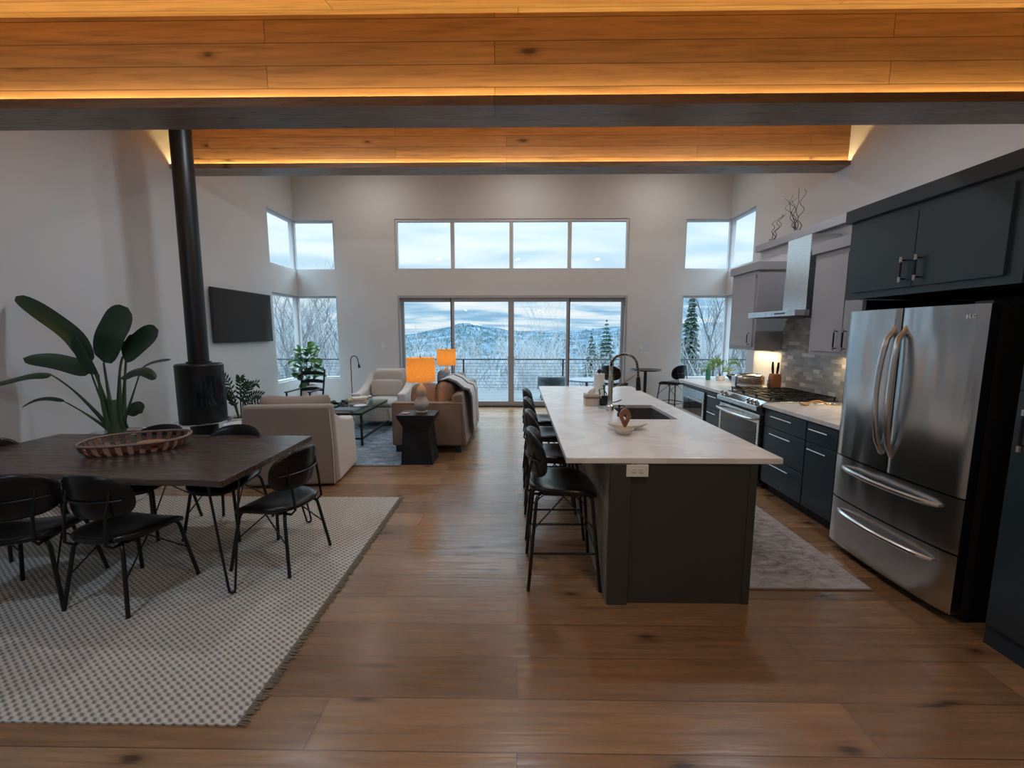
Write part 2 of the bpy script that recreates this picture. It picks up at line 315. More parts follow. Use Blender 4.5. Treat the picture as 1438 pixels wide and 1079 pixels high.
# ------------------------------------------------------------------ mesh building
class MB:
    def __init__(s): s.v = []; s.f = []
    def add(s, vs, fs):
        o = len(s.v); s.v += [tuple(p) for p in vs]; s.f += [tuple(i+o for i in f) for f in fs]; return s
    def box(s, x0, x1, y0, y1, z0, z1):
        return s.add([(x0,y0,z0),(x1,y0,z0),(x1,y1,z0),(x0,y1,z0),(x0,y0,z1),(x1,y0,z1),(x1,y1,z1),(x0,y1,z1)],
                     [(0,3,2,1),(4,5,6,7),(0,1,5,4),(1,2,6,5),(2,3,7,6),(3,0,4,7)])
    def rbox(s, c, size, rot):
        """box with centre c, size, and a rotation matrix / euler tuple"""
        R = Matrix.Rotation(rot[2],3,'Z') @ Matrix.Rotation(rot[1],3,'Y') @ Matrix.Rotation(rot[0],3,'X')
        vs = []
        for z in (-.5,.5):
            for x, y in ((-.5,-.5),(.5,-.5),(.5,.5),(-.5,.5)):
                vs.append(Vector(c) + R @ Vector((x*size[0], y*size[1], z*size[2])))
        return s.add(vs, [(0,3,2,1),(4,5,6,7),(0,1,5,4),(1,2,6,5),(2,3,7,6),(3,0,4,7)])
    def prism(s, pts, z0, z1, ins=0):
        n = len(pts); c = Vector((sum(p[0] for p in pts)/n, sum(p[1] for p in pts)/n))
        lo = [((p[0]-c.x)*(1-ins)+c.x, (p[1]-c.y)*(1-ins)+c.y, z0) for p in pts]
        vs = lo + [(p[0], p[1], z1) for p in pts]
        return s.add(vs, [tuple(range(n-1,-1,-1)), tuple(range(n, 2*n))] + [(i,(i+1)%n,n+(i+1)%n,n+i) for i in range(n)])
    def tube(s, pts, r, seg=8, closed=False, caps=True):
        P = [Vector(p) for p in pts]; n = len(P)
        rr = r if isinstance(r, (list, tuple)) else [r]*n
        T = []
        for i in range(n):
            a = P[i-1] if (i > 0 or closed) else P[i]; b = P[(i+1) % n] if (i < n-1 or closed) else P[i]
            t = (b-a); T.append(t.normalized() if t.length > 1e-9 else Vector((0,0,1)))
        u = T[0].orthogonal().normalized(); vs = []
        for i in range(n):
            u = (u - T[i]*u.dot(T[i])); u = u.normalized() if u.length > 1e-6 else T[i].orthogonal().normalized()
            w = T[i].cross(u)
            for k in range(seg):
                a = 2*PI*k/seg; vs.append(P[i] + (u*math.cos(a) + w*math.sin(a))*rr[i])
        fs = []
        for i in range(n if closed else n-1):
            j = (i+1) % n
            for k in range(seg): fs.append((i*seg+k, i*seg+(k+1)%seg, j*seg+(k+1)%seg, j*seg+k))
        if not closed and caps: fs += [tuple(range(seg-1,-1,-1)), tuple((n-1)*seg+k for k in range(seg))]
        return s.add(vs, fs)
    def cyl(s, c, r, z0, z1, seg=24, r1=None):
        return s.tube([(c[0],c[1],z0),(c[0],c[1],z1)], [r, r if r1 is None else r1], seg)
    def lathe(s, prof, c=(0,0,0), seg=32, capb=True, capt=True, sx=1, sy=1):
        vs = []; n = len(prof)
        for r, z in prof:
            for k in range(seg):
                a = 2*PI*k/seg; vs.append((c[0]+r*math.cos(a)*sx, c[1]+r*math.sin(a)*sy, c[2]+z))
        fs = [(i*seg+k, i*seg+(k+1)%seg, (i+1)*seg+(k+1)%seg, (i+1)*seg+k) for i in range(n-1) for k in range(seg)]
        if capb: fs.append(tuple(range(seg-1,-1,-1)))
        if capt: fs.append(tuple((n-1)*seg+k for k in range(seg)))
        return s.add(vs, fs)
    def pad(s, w, d, t, ex=3, fn=None, rings=7, seg=40, prof=4, flat=.0):
        """cushion: superellipse outline w x d, thickness t (bulging middle), mapped by fn(x,y,z)"""
        fn = fn or (lambda x, y, z: (x, y, z)); vs = []; top = []
        def ring(q, sgn):
            out = []
            for k in range(seg):
                a = 2*PI*k/seg; ca, sa = math.cos(a), math.sin(a)
                rr = (abs(ca)**ex + abs(sa)**ex) ** (-1/ex)
                x = ca*rr*w/2*q; y = sa*rr*d/2*q
                h = t/2*((1-q**prof)**.5*(1-flat) + flat*(1 if q < .999 else 0))
                out.append(fn(x, y, sgn*h))
            return out
        qs = [math.sin(PI/2*(i+1)/rings) for i in range(rings)]
        vs.append(fn(0,0,t/2)); 
        for q in qs: vs += ring(min(q, 1.0), 1)
        base = len(vs)
        for q in reversed(qs[:-1]): vs += ring(q, -1)
        vs.append(fn(0,0,-t/2))
        fs = [(0, 1+k, 1+(k+1)%seg) for k in range(seg)]
        nr = rings + rings - 1
        for i in range(nr-1):
            for k in range(seg): fs.append((1+i*seg+k, 1+(i+1)*seg+k, 1+(i+1)*seg+(k+1)%seg, 1+i*seg+(k+1)%seg))
        L = len(vs)-1
        fs += [(1+(nr-1)*seg+k, L, 1+(nr-1)*seg+(k+1)%seg) for k in range(seg)]
        return s.add(vs, fs)
    def leaf(s, pts, ws, up=(0,0,1), fold=.25, curl=0):
        P = [Vector(p) for p in pts]; n = len(P); vs = []; up = Vector(up)
        for i in range(n):
            t = (P[min(i+1,n-1)] - P[max(i-1,0)]).normalized(); sd = t.cross(up)
            sd = sd.normalized() if sd.length > 1e-5 else Vector((1,0,0)); nn = sd.cross(t).normalized(); w = ws[i]/2
            vs += [P[i]-sd*w+nn*w*fold, P[i]-sd*w*.5+nn*w*fold*.45, P[i], P[i]+sd*w*.5+nn*w*fold*.45, P[i]+sd*w+nn*w*fold]
        return s.add(vs, [(5*i+k, 5*i+k+1, 5*i+k+6, 5*i+k+5) for i in range(n-1) for k in range(4)])
    def tri(s): return s
    def build(s, name, m, parent=None, bev=0, smooth=30, local=False, seg=2, org=None, sub=0):
        off = Vector((0,0,0))
        if parent is not None and not local:
            p = parent
            while p is not None: off += p.location; p = p.parent
        elif parent is None and org != 0:
            if org is None:
                xs = [p[0] for p in s.v]; ys = [p[1] for p in s.v]; off = Vector(((min(xs)+max(xs))/2, (min(ys)+max(ys))/2, min(p[2] for p in s.v)))
            else: off = Vector(org)
        me = bpy.data.meshes.new(name)
        me.from_pydata([(p[0]-off.x, p[1]-off.y, p[2]-off.z) for p in s.v], [], s.f); me.update()
        if smooth:
            me.polygons.foreach_set('use_smooth', [True]*len(me.polygons)); me.set_sharp_from_angle(angle=math.radians(smooth))
        me.materials.append(M[m] if isinstance(m, str) else m)
        o = bpy.data.objects.new(name, me); C.objects.link(o)
        if parent is not None: o.parent = parent
        else: o.location = off
        if bev:
            b = o.modifiers.new('bevel', 'BEVEL'); b.width = bev; b.segments = seg; b.limit_method = 'ANGLE'; b.angle_limit = math.radians(40)
        if sub:
            b = o.modifiers.new('sub', 'SUBSURF'); b.levels = sub; b.render_levels = sub
        return o
def tag(o, label, cat, group=None, kind=None):
    o['label'] = label; o['category'] = cat
    if group: o['group'] = group
    if kind: o['kind'] = kind
    return o
def struct(o): o['kind'] = 'structure'; return o
def thing(name, label, cat, loc=(0,0,0), rz=0, group=None):
    o = bpy.data.objects.new(name, None); C.objects.link(o); o.empty_display_size = .1
    o.location = loc; o.rotation_euler = (0,0,rz)
    return tag(o, label, cat, group)
def sthing(name, loc=(0,0,0)):
    o = bpy.data.objects.new(name, None); C.objects.link(o); o.location = loc; o['kind'] = 'structure'; return o
KIDS = {}
def copy_tree(o, parent=None):
    c = o.copy(); C.objects.link(c)
    if parent is not None: c.parent = parent
    for ch in [x for x in C.objects if x.parent == o]: copy_tree(ch, c)
    return c
def arc(p0, p1, p2, n=8):
    a, b, c = Vector(p0), Vector(p1), Vector(p2)
    return [a*(1-t)**2 + b*2*t*(1-t) + c*t*t for t in [i/n for i in range(n+1)]]
def light(name, kind, loc, power, col, parent=None, size=.1, rot=None, spread=None, size_y=None):
    l = bpy.data.lights.new(name, kind); l.energy = power; l.color = col
    if kind == 'AREA':
        l.size = size
        if size_y: l.shape = 'RECTANGLE'; l.size_y = size_y
        else: l.shape = 'DISK'
        if spread: l.spread = spread
    else: l.shadow_soft_size = size
    o = bpy.data.objects.new(name, l); C.objects.link(o)
    if parent:
        o.parent = parent; off = Vector((0,0,0)); p = parent
        while p is not None: off += p.location; p = p.parent
        o.location = Vector(loc)-off
    else: o.location = loc
    if rot: o.rotation_euler = rot
    return o

# ------------------------------------------------------------------ room shell
XL, XR, YB, YR = -4.77, 4.46, 9.21, -2.8
def CZ(y): return 3.70 + .2464*(y-2.95)
floor = struct(MB().box(XL-.2, XR+.2, YR-.2, YB+.12, -.12, 0).build('floor', 'floor', org=0, smooth=0))
def wall(name, axis, pos, th, u0, u1, v0, v1, holes):
    """wall made of blocks around openings; axis 'Y' : u is X, axis 'X' : u is Y"""
    us = sorted({u0, u1} | {h[0] for h in holes} | {h[1] for h in holes}); vs = sorted({v0, v1} | {h[2] for h in holes} | {h[3] for h in holes})
    us = [u for u in us if u0 <= u <= u1]; vs = [v for v in vs if v0 <= v <= v1]
    mb = MB()
    for a, b in zip(us, us[1:]):
        z = v0; run = None
        for c, d in zip(vs, vs[1:]):
            cu, cv = (a+b)/2, (c+d)/2
            solid = not any(h[0] < cu < h[1] and h[2] < cv < h[3] for h in holes)
            if solid:
                if axis == 'Y': mb.box(a, b, min(pos,pos+th), max(pos,pos+th), c, d)
                else: mb.box(min(pos,pos+th), max(pos,pos+th), a, b, c, d)
    return struct(mb.build(name, 'wall', org=0, smooth=0))
LH = [(8.25, 9.5, .64, 2.43), (8.25, 9.5, 2.97, 4.01)]
wall('wall_left', 'X', XL, -.2, YR-.2, YB+.2, 0, 6, LH)
RH = [(8.27, 9.5, .64, 2.43), (8.27, 9.5, 2.97, 4.01)]
wall('wall_right', 'X', XR, .2, YR-.2, YB+.2, 0, 6, RH)
BH = [(-2.6, 2.355, -.1, 2.44), (-2.62, 2.35, 2.96, 4.03), (XL-.1, -3.92, .64, 2.43), (XL-.1, -3.92, 2.97, 4.01), (3.53, XR+.1, .64, 2.43), (3.53, XR+.1, 2.97, 4.01)]
wall('wall_back', 'Y', YB, .2, XL, XR, 0, 6, BH)
wall('wall_rear', 'Y', YR, -.2, XL, XR, 0, 4, [])
mb = MB(); a, b = YR-.3, YB+.95
mb.add([(XL-.3,a,CZ(a)),(XR+.3,a,CZ(a)),(XR+.3,b,CZ(b)),(XL-.3,b,CZ(b)),(XL-.3,a,CZ(a)+.2),(XR+.3,a,CZ(a)+.2),(XR+.3,b,CZ(b)+.2),(XL-.3,b,CZ(b)+.2)],
       [(0,1,2,3),(7,6,5,4),(1,0,4,5),(2,1,5,6),(3,2,6,7),(0,3,7,4)])
# keep the slab's faces outward whatever the winding
struct(mb.build('ceiling', 'ceil', org=0, smooth=0))
# kitchen partition with capped top
struct(MB().box(3.40, 3.52, 1.0, 6.1, 0, 2.76).build('wall_kitchen', 'wall', org=0, smooth=0))
struct(MB().box(3.33, 3.59, .98, 6.13, 2.76, 2.85).build('trim_1', 'taupe_cab', org=0, smooth=0, bev=.004))
struct(MB().box(3.375, 3.40, 3.2, 5.43, .92, 2.0).build('trim_2', 'mosaic', org=0, smooth=0))

def window(name, axis, u0, u1, v0, v1, pos, mull=(), fw=.05, out=1):
    """frame + one glass pane per light"""
    e = sthing(name); d0, d1 = pos+out*.07, pos+out*.15
    def bx(mb, a, b, c, d, y0=d0, y1=d1):
        if axis == 'Y': mb.box(a, b, min(y0,y1), max(y0,y1), c, d)
        else: mb.box(min(y0,y1), max(y0,y1), a, b, c, d)
    f = MB(); bx(f, u0, u0+fw, v0, v1); bx(f, u1-fw, u1, v0, v1); bx(f, u0+fw, u1-fw, v0, v0+fw); bx(f, u0+fw, u1-fw, v1-fw, v1)
    for m_ in mull: bx(f, m_-fw*.75, m_+fw*.75, v0+fw, v1-fw)
    f.build('window_frame', 'winframe', e, smooth=0, bev=.006)
    edges = [u0+fw] + [x for m_ in mull for x in (m_-fw*.75, m_+fw*.75)] + [u1-fw]
    mid = (d0+d1)/2
    for k in range(0, len(edges), 2):
        g = MB(); bx(g, edges[k], edges[k+1], v0+fw, v1-fw, mid-.003, mid+.003); g.build('pane', 'glass', e, smooth=0)
    return e
window('window_1', 'Y', -2.62, 2.35, 2.96, 4.03, YB-.05, (-1.395, -.14, 1.10), .055)
window('window_2', 'Y', XL-.06, -3.92, .64, 2.43, YB-.03, (), .04)
window('window_3', 'Y', XL-.06, -3.92, 2.97, 4.01, YB-.03, (), .04)
window('window_4', 'Y', 3.53, XR+.06, .64, 2.43, YB-.03, (), .04)
window('window_5', 'Y', 3.53, XR+.06, 2.97, 4.01, YB-.03, (), .04)
window('window_6', 'X', 8.25, YB+.03, .64, 2.43, XL+.03, (), .04, -1)
window('window_7', 'X', 8.25, YB+.03, 2.97, 4.01, XL+.03, (), .04, -1)
window('window_8', 'X', 8.27, YB+.03, .64, 2.43, XR-.03, (), .04, 1)
window('window_9', 'X', 8.27, YB+.03, 2.97, 4.01, XR-.03, (), .04, 1)
# sliding glass door, four panels
d = sthing('door_1')
f = MB(); f.box(-2.60,-2.555, YB-.02,YB+.14, 0,2.44).box(2.31,2.355, YB-.02,YB+.14,0,2.44).box(-2.555,2.31,YB-.02,YB+.14,2.385,2.44)
f.build('door_frame', 'doorframe', d, smooth=0, bev=.004)
MB().box(-2.555,2.31,YB-.02,YB+.14,0,.03).build('track', 'darkgasket', d, smooth=0)
for x0, x1, y in ((-2.555,-1.39,.09), (-1.45,-.145,.03), (-.145,1.12,.03), (1.06,2.31,.09)):
    s_ = .062; p = MB(); y0, y1 = YB+y, YB+y+.045
    p.box(x0,x0+s_,y0,y1,.03,2.385).box(x1-s_,x1,y0,y1,.03,2.385).box(x0+s_,x1-s_,y0,y1,.03,.13).box(x0+s_,x1-s_,y0,y1,2.31,2.385)
    po = p.build('door_panel', 'doorframe', d, smooth=0, bev=.003)
    MB().box(x0+s_,x1-s_,y0+.02,y0+.026,.13,2.31).build('pane', 'glass', po, smooth=0)
for x in (-.215, -.075):
    MB().tube([(x,YB+.03,.95),(x,YB-.01,.97),(x,YB-.01,1.13),(x,YB+.03,1.15)], .008, 8).build('door_handle', 'winframe', d)
for x in (-1.452, 1.122):
    MB().box(x-.012,x+.012,YB+.028,YB+.09,.03,2.385).build('gasket', 'darkgasket', d, smooth=0)

# beams with led ledges
def beam(label, y0, y1, zb):
    L, R_ = XL-.02, XR+.02; th = .035
    t = thing('timber_beam', label, 'beam', ((L+R_)/2, (y0+y1)/2, zb))
    MB().box(L, R_, y0+.055, y1-.055, zb+th, CZ(y1)+.02).build('beam_body', 'beam', t, smooth=0, bev=.003)
    f = MB().box(L, R_, y0, y1, zb, zb+th)
    f.box(L, R_, y0, y0+.008, zb+th, zb+th+.026).box(L, R_, y1-.008, y1, zb+th, zb+th+.026)
    f.build('ledge', 'beam_flange', t, smooth=0)
    for a in (y0+.026, y1-.038):  # the far-side strip is unseen, added to light the back wall
        MB().box(L+.02, R_-.02, a, a+.012, zb+th+.001, zb+th+.005).build('led_strip', 'led', t, smooth=0)
beam('wide knotty timber beam across the top, nearer one with glowing ledge', 2.95, 3.25, 3.126)
beam('smaller looking timber beam between the side walls, hanging in front of the high windows', 6.01, 6.30, 3.88)

# unseen ceiling downlights, added to fill the room with light
k = 0
DL = [(-2.6,4.35),(0,4.35),(2.6,4.35),(-3.0,7.9),(0.1,7.9),(2.9,7.9),(-2.4,1.2),(0.8,1.0),(-2.4,-1.2),(1.0,-1.2)]
PW = dict(near=12, mid=17, far=9)
for x, y in DL:
    z = CZ(y); pos = {4.35:'in the ceiling between the two beams', 7.9:'in the ceiling beyond the far beam'}.get(y, 'in the low ceiling before the near beam')
    t = thing('fill_downlight', 'added round white fill downlight ' + pos, 'fill light', (x, y, z-.004), 0, 'added fill downlights')
    t.rotation_euler = (math.atan(.2464), 0, 0)
    MB().lathe([(.075,-.002),(.095,-.004),(.095,.004),(.075,.004)], capb=False, capt=False).build('trim_ring', 'white_plastic', t, local=True)
    MB().lathe([(.074,.002),(.074,.004)]).build('lens', mat('fill_lens', (.9,.85,.75), .5, emit=(1,.8,.55), es=3) if 'fill_lens' not in bpy.data.materials else bpy.data.materials['fill_lens'], t, local=True)
    pw = PW['near'] if y < 2 else PW['mid'] if y < 5 else PW['far']
    l = light('lamp', 'AREA', (0,0,0), pw, ((.56,.77,1) if x < 0 else (1,.78,.56)) if y < 2 else (.80,.90,1) if y < 5 else (1,.94,.88), None, .13); l.parent = t; l.location = (0,0,-.012)

# ------------------------------------------------------------------ outside
deck = struct(MB().box(-7.6, 7.4, YB+.2, 12.2, -.16, -.04).build('floor_deck', 'deck', org=0, smooth=0))
deck2 = struct(MB().box(-7.6, XL-.2, 5.5, YB+.2, -.16, -.04).box(XR+.2, 7.4, 5.5, YB+.2, -.16, -.04).build('floor_side_deck', 'deck', org=0, smooth=0))
def railing(label, pts, n):
    a, b = Vector(pts[0]), Vector(pts[1]); t = thing('deck_railing', label, 'railing', (a+b)/2)
    MB().rbox((a+b)/2+Vector((0,0,.92)), ((b-a).length+.05, .06, .035), (0,0,math.atan2(b.y-a.y, b.x-a.x))).build('top_rail', 'rail', t, smooth=0)
    for i in range(n+1):
        p = a.lerp(b, i/n); MB().box(p.x-.022,p.x+.022,p.y-.022,p.y+.022,p.z,p.z+.905).build('post', 'rail', t, smooth=0)
    c = MB()
    for k in range(9):
        z = .10+k*.088; c.tube([a+Vector((0,0,z)), b+Vector((0,0,z))], .0045, 5)
    c.build('cable', 'rail', t)
railing('dark cable railing along the deck edge behind the glass door', ((-7.29,12.08,-.04),(7.03,12.08,-.04)), 10)
railing('dark cable railing of the side deck outside the fig plant corner window', ((-7.45,6.0,-.04),(-7.45,12.0,-.04)), 4)
railing('dark cable railing of the side deck outside the kitchen end window', ((7.2,6.0,-.04),(7.2,12.0,-.04)), 4)
# patio chair and table on the deck
t = thing('patio_chair', 'dark barrel-backed patio chair on the deck behind the glass door', 'chair', (.85, 10.5, -.04))
def bf(x, y, z):
    a = x/.34; return (.85+.34*math.sin(a), 10.52+.30*math.cos(a)-z, .42+y)
MB().pad(1.7, .34, .05, 4, lambda x,y,z: (.85+(.33+z)*math.sin(x/.34), 10.5+(.33+z)*(-math.cos(x/.34))*-1*-1, .40+y), seg=56).build('backrest', 'patio', t)
MB().pad(.6, .6, .09, 3, lambda x,y,z: (.85+x, 10.52+y, .34+z)).build('seat', 'patio', t)
for sx in (-1,1):
    for sy in (-1,1): MB().tube([(.85+.2*sx,10.5+.2*sy,.32),(.85+.26*sx,10.5+.26*sy,-.04)], .015, 8).build('leg', 'patio', t)
t = thing('patio_table', 'round pale grey patio table on the deck beside the barrel chair', 'table', (1.75, 10.6, -.04))
MB().lathe([(.02,.44),(.46,.44),(.47,.455),(.46,.47),(.02,.47)], (1.75,10.6,0)).build('table_top', 'siding', t)
MB().lathe([(.03,.0),(.03,.44)], (1.75,10.6,0)).build('pedestal', 'patio', t)
MB().lathe([(.22,-.04),(.22,-.02),(.04,.01),(.03,.02)], (1.75,10.6,0)).build('base', 'patio', t)

# terrain
def ridge(az):  # elevation (tangent) of the skyline against azimuth tangent x/y
    pts = [(-1.2,.030),(-.62,.022),(-.53,.0235),(-.485,.021),(-.44,.010),(-.40,.003),(-.30,.001),(-.26,.004),(-.205,.013),(-.165,.021),(-.13,.031),(-.10,.030),(-.06,.0215),(-.02,.0125),(.03,.010),(.08,.0105),(.13,.0125),(.18,.0175),(.24,.0215),(.30,.024),(.40,.030),(.52,.036),(1.2,.03)]
    for (a, b), (c, d_) in zip(pts, pts[1:]):
        if az <= c:
            u = max(0, min(1, (az-a)/(c-a))); u = u*u*(3-2*u); return b+(d_-b)*u
    return .03
def hz(x, y):
    r = math.hypot(x, y); az = x/max(y, 1) if y > 0 else (-1.2 if x < 0 else 1.2)
    az = max(-1.2, min(1.2, az)); Rr = 900
    top = 1.65 + ridge(az)*Rr/math.sqrt(1+az*az)*1.0 - 7.5
    near = -4 - 9*min(1, max(0, (r-14)/30)) - 34*min(1, max(0, (r-45)/210))
    u = min(1, max(0, (r-330)/(Rr-330))); u = u**1.35
    h = near*(1-u) + top*u
    if r > Rr: h -= (r-Rr)*.12
    h += 2.6*noise.noise((x*.012, y*.012, 3)) * min(1, r/150) * (1-.5*u)
    return h
vs = []; rs = [10,14,18,24,32,42,55,70,90,115,145,180,220,265,315,370,430,490,550,610,670,730,780,825,860,885,900,930,1000,1150]; NA = 110
for r in rs:
    for k in range(NA+1):
        a = math.radians(-72 + 144*k/NA); x, y = r*math.sin(a), r*math.cos(a); vs.append((x, y, hz(x, y)))
fs = [(i*(NA+1)+k, i*(NA+1)+k+1, (i+1)*(NA+1)+k+1, (i+1)*(NA+1)+k) for i in range(len(rs)-1) for k in range(NA)]
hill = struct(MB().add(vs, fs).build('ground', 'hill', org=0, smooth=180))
# pads of snow / clearing near the summit
cx_, cy_ = -.098*850, 850
mb = MB()
for dx, dz_, w, h in ((-8,8.0,5,3),(-1,6.5,13,3.4),(8,5.2,9,2.6)):
    mb.pad(w, h, 3, 2.4, lambda x,y,z,dx=dx,dz_=dz_: (cx_+dx+x, cy_-6-z, hz(cx_,cy_)+dz_-3+y), seg=16, rings=3)
tag(mb.build('hilltop_clearing', 'snow'), 'white snowy clearing near the top of the highest hill', 'clearing')

def branchy(seed, H, lv=4, r0=.09, spread=.5, droop=0, first=.18, nsub=5):
    rnd = random.Random(seed); segs = []
    def grow(p, d_, L, r, lvl):
        n = 4 if lvl == 0 else 3; pts = [p]; rr = [r]; q = p.copy(); dd = d_.copy()
        for i in range(n):
            dd = (dd + Vector((rnd.gauss(0,.10), rnd.gauss(0,.10), .05))).normalized(); q = q + dd*L/n; pts.append(q.copy()); rr.append(r*(1-.7*(i+1)/n))
        segs.append((pts, rr))
        if lvl >= lv: return
        m_ = nsub if lvl else nsub+5
        for j in range(m_):
            u = first + (1-first)*(j+rnd.random())/m_ if lvl == 0 else .2+.8*(j+rnd.random())/m_
            i = min(n-1, int(u*n)); f_ = u*n-i; b = pts[i].lerp(pts[i+1], f_)
            az = rnd.random()*2*PI; side = Vector((math.cos(az), math.sin(az), 0))
            nd = (dd*(1-spread) + side*spread + Vector((0,0,.25))).normalized()
            grow(b, nd, L*(.30+.28*(1-u)) if lvl == 0 else L*.52, max(.008, r*.42), lvl+1)
    grow(Vector((0,0,0)), Vector((0,0,1)), H, r0, 0)
    mb = MB()
    for pts, rr in segs: mb.tube(pts, rr, 3, caps=False)
    return mb
def place(mb, src, x, y, z, s_, rot):
    ca, sa = math.cos(rot)*s_, math.sin(rot)*s_; o = len(mb.v)
    mb.v += [(x+ca*a-sa*b, y+sa*a+ca*b, z+c*s_) for a, b, c in src.v]; mb.f += [tuple(i+o for i in f) for f in src.f]
protos = [branchy(i, 8, 3, .075, .5, nsub=5) for i in range(4)]
# thicket on the slope just below the deck
th_ = MB(); rnd = random.Random(11)
for i in range(230):
    a = rnd.uniform(-.95, .95); y = rnd.uniform(17, 60)*(1 if rnd.random() < .7 else 1.3); x = a*y
    top = rnd.uniform(-2.9,-1.2) - .012*y if -.4 < a < .45 else rnd.uniform(-1.5, 1.6)
    g = hz(x, y); s_ = max(.3, (top-g)/8); place(th_, protos[i % 4], x, y, g, s_, rnd.random()*6.28)
tag(th_.build('bare_thicket', 'brush', org=0, smooth=0), 'dense frosted leafless thicket on the slope beyond the railing', 'thicket', kind='stuff')
def spruce(H, W, tiers, seed, per=9):
    rnd = random.Random(seed); mb = MB()
    for i in range(tiers):
        u = i/(tiers-1); z = H*(.08+.90*u); R_ = W*(1-u)**.85+.08
        for j in range(per):
            a = 2*PI*j/per + rnd.random()*.9 + i; r_ = R_*rnd.uniform(.65, 1.1)
            p0 = Vector((0,0,z+.05*H/tiers)); p2 = Vector((math.cos(a)*r_, math.sin(a)*r_, z-.18*r_+rnd.uniform(-.1,.1))); p1 = p0.lerp(p2,.5)+Vector((0,0,.10*r_))
            mb.leaf([p0, p1, p2], [.10,.34*r_*.6+.14,.04], up=(-math.sin(a), math.cos(a), .2), fold=0)
            mb.leaf([p0, p1, p2], [.12, .55*r_*.6+.16, .05], fold=-.4)
    return mb
def tree_thing(name, label, cat, x, y, mb, tmat, H=None, group=None, rz=0, trunk=True):
    g = hz(x, y)-.1
    t = thing(name, label, cat, (x, y, g), rz, group)
    mb.build('foliage' if H else 'branches', tmat, t, local=True, smooth=0)
    if H: MB().tube([(0,0,0),(0,0,H*.97)], [.16, .02], 8).build('trunk', 'bark', t, local=True)
    return t
for x, y, top, W, lab in ((9.4,45,3.3,3.1,'tallest frosted spruce beyond the railing, behind the right door panel'), (8.0,46,1.9,2.9,'shorter frosted spruce just beside the tallest one, seen through the door'), (11.2,45,1.3,2.2,'small frosted spruce at the edge of the door glass, beside the tallest spruce')):
    H = top-hz(x, y); tree_thing('spruce_tree', lab, 'tree', x, y, spruce(H, W, 36, int(x*10), 13), 'conifer', H)
H = 1.0-hz(-14.6,27); tree_thing('pine_tree', 'bushy frosted pine outside the corner window behind the fig plant', 'tree', -14.6, 27, spruce(H, 2.6, 26, 5, 14), 'conifer', H)
H = 4.3-hz(9.75,24); tree_thing('spruce_tree', 'tall spruce outside the kitchen end window, at its wall side', 'tree', 9.75, 24, spruce(H, 1.5, 40, 6, 16), 'conifer', H)
bt = [(3.2,40,1.7,'leafless tree whose thin top rises above the hills in the middle of the door'), (-10.6,19,1.4,'tall bare tree outside the side window beyond the television'),
      (-13.2,27,2.2,'tall bare tree with upright twigs outside the fig plant window'), (-11.8,25,1.6,'slender bare tree outside the fig plant window, at its door side'),
      (10.6,22,1.6,'tall bare tree with spreading twigs outside the kitchen end window'), (12.5,23,1.2,'bare tree outside the kitchen end window, beside the upper cabinets')]
for i, (x, y, top, lab) in enumerate(bt):
    H = top-hz(x, y); tree_thing('bare_tree', lab, 'tree', x, y, branchy(40+i, H, 3, .11 if i else .06, .42, first=.3, nsub=6), 'bark' if i else 'brush')
# far woods: conifer and leafless crowns scattered over the valley
def cone_field(n, seed, r0, r1, hh, mat_, name, label, ratio, lo=-99):
    rnd = random.Random(seed); mb = MB()
    for i in range(n):
        a = math.radians(rnd.uniform(-40, 38)); r = (r0**1.2 + (r1**1.2-r0**1.2)*rnd.random())**(1/1.2); x, y = r*math.sin(a), r*math.cos(a)
        if noise.noise((x*.02, y*.02, seed)) < lo: continue
        g = hz(x, y); h_ = rnd.uniform(*hh)*(1-.5*r/880); w = h_*ratio*rnd.uniform(.7,1.2); k = 5; ph = rnd.random()*6
        b = len(mb.v); zs = ((.0,.55),(.3,1.0),(.65,.62),(1,.02)) if ratio > .3 else ((.0,1.0),(.45,.62),(.8,.25),(1,.02))
        for u, q in zs:
            for j in range(k): mb.v.append((x+math.cos(ph+j*2*PI/k)*w*q, y+math.sin(ph+j*2*PI/k)*w*q, g+u*h_))
        for i_ in range(3):
            for j in range(k): mb.f.append((b+i_*k+j, b+i_*k+(j+1)%k, b+(i_+1)*k+(j+1)%k, b+(i_+1)*k+j))
    tag(mb.build(name, mat_, org=0, smooth=0), label, 'forest', kind='stuff')
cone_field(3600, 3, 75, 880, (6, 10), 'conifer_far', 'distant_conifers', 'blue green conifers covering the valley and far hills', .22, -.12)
cone_field(4200, 4, 60, 880, (5, 8), 'birch_far', 'distant_bare_woods', 'pale haze-tinted leafless woods between the valley conifers', .34, -.25)

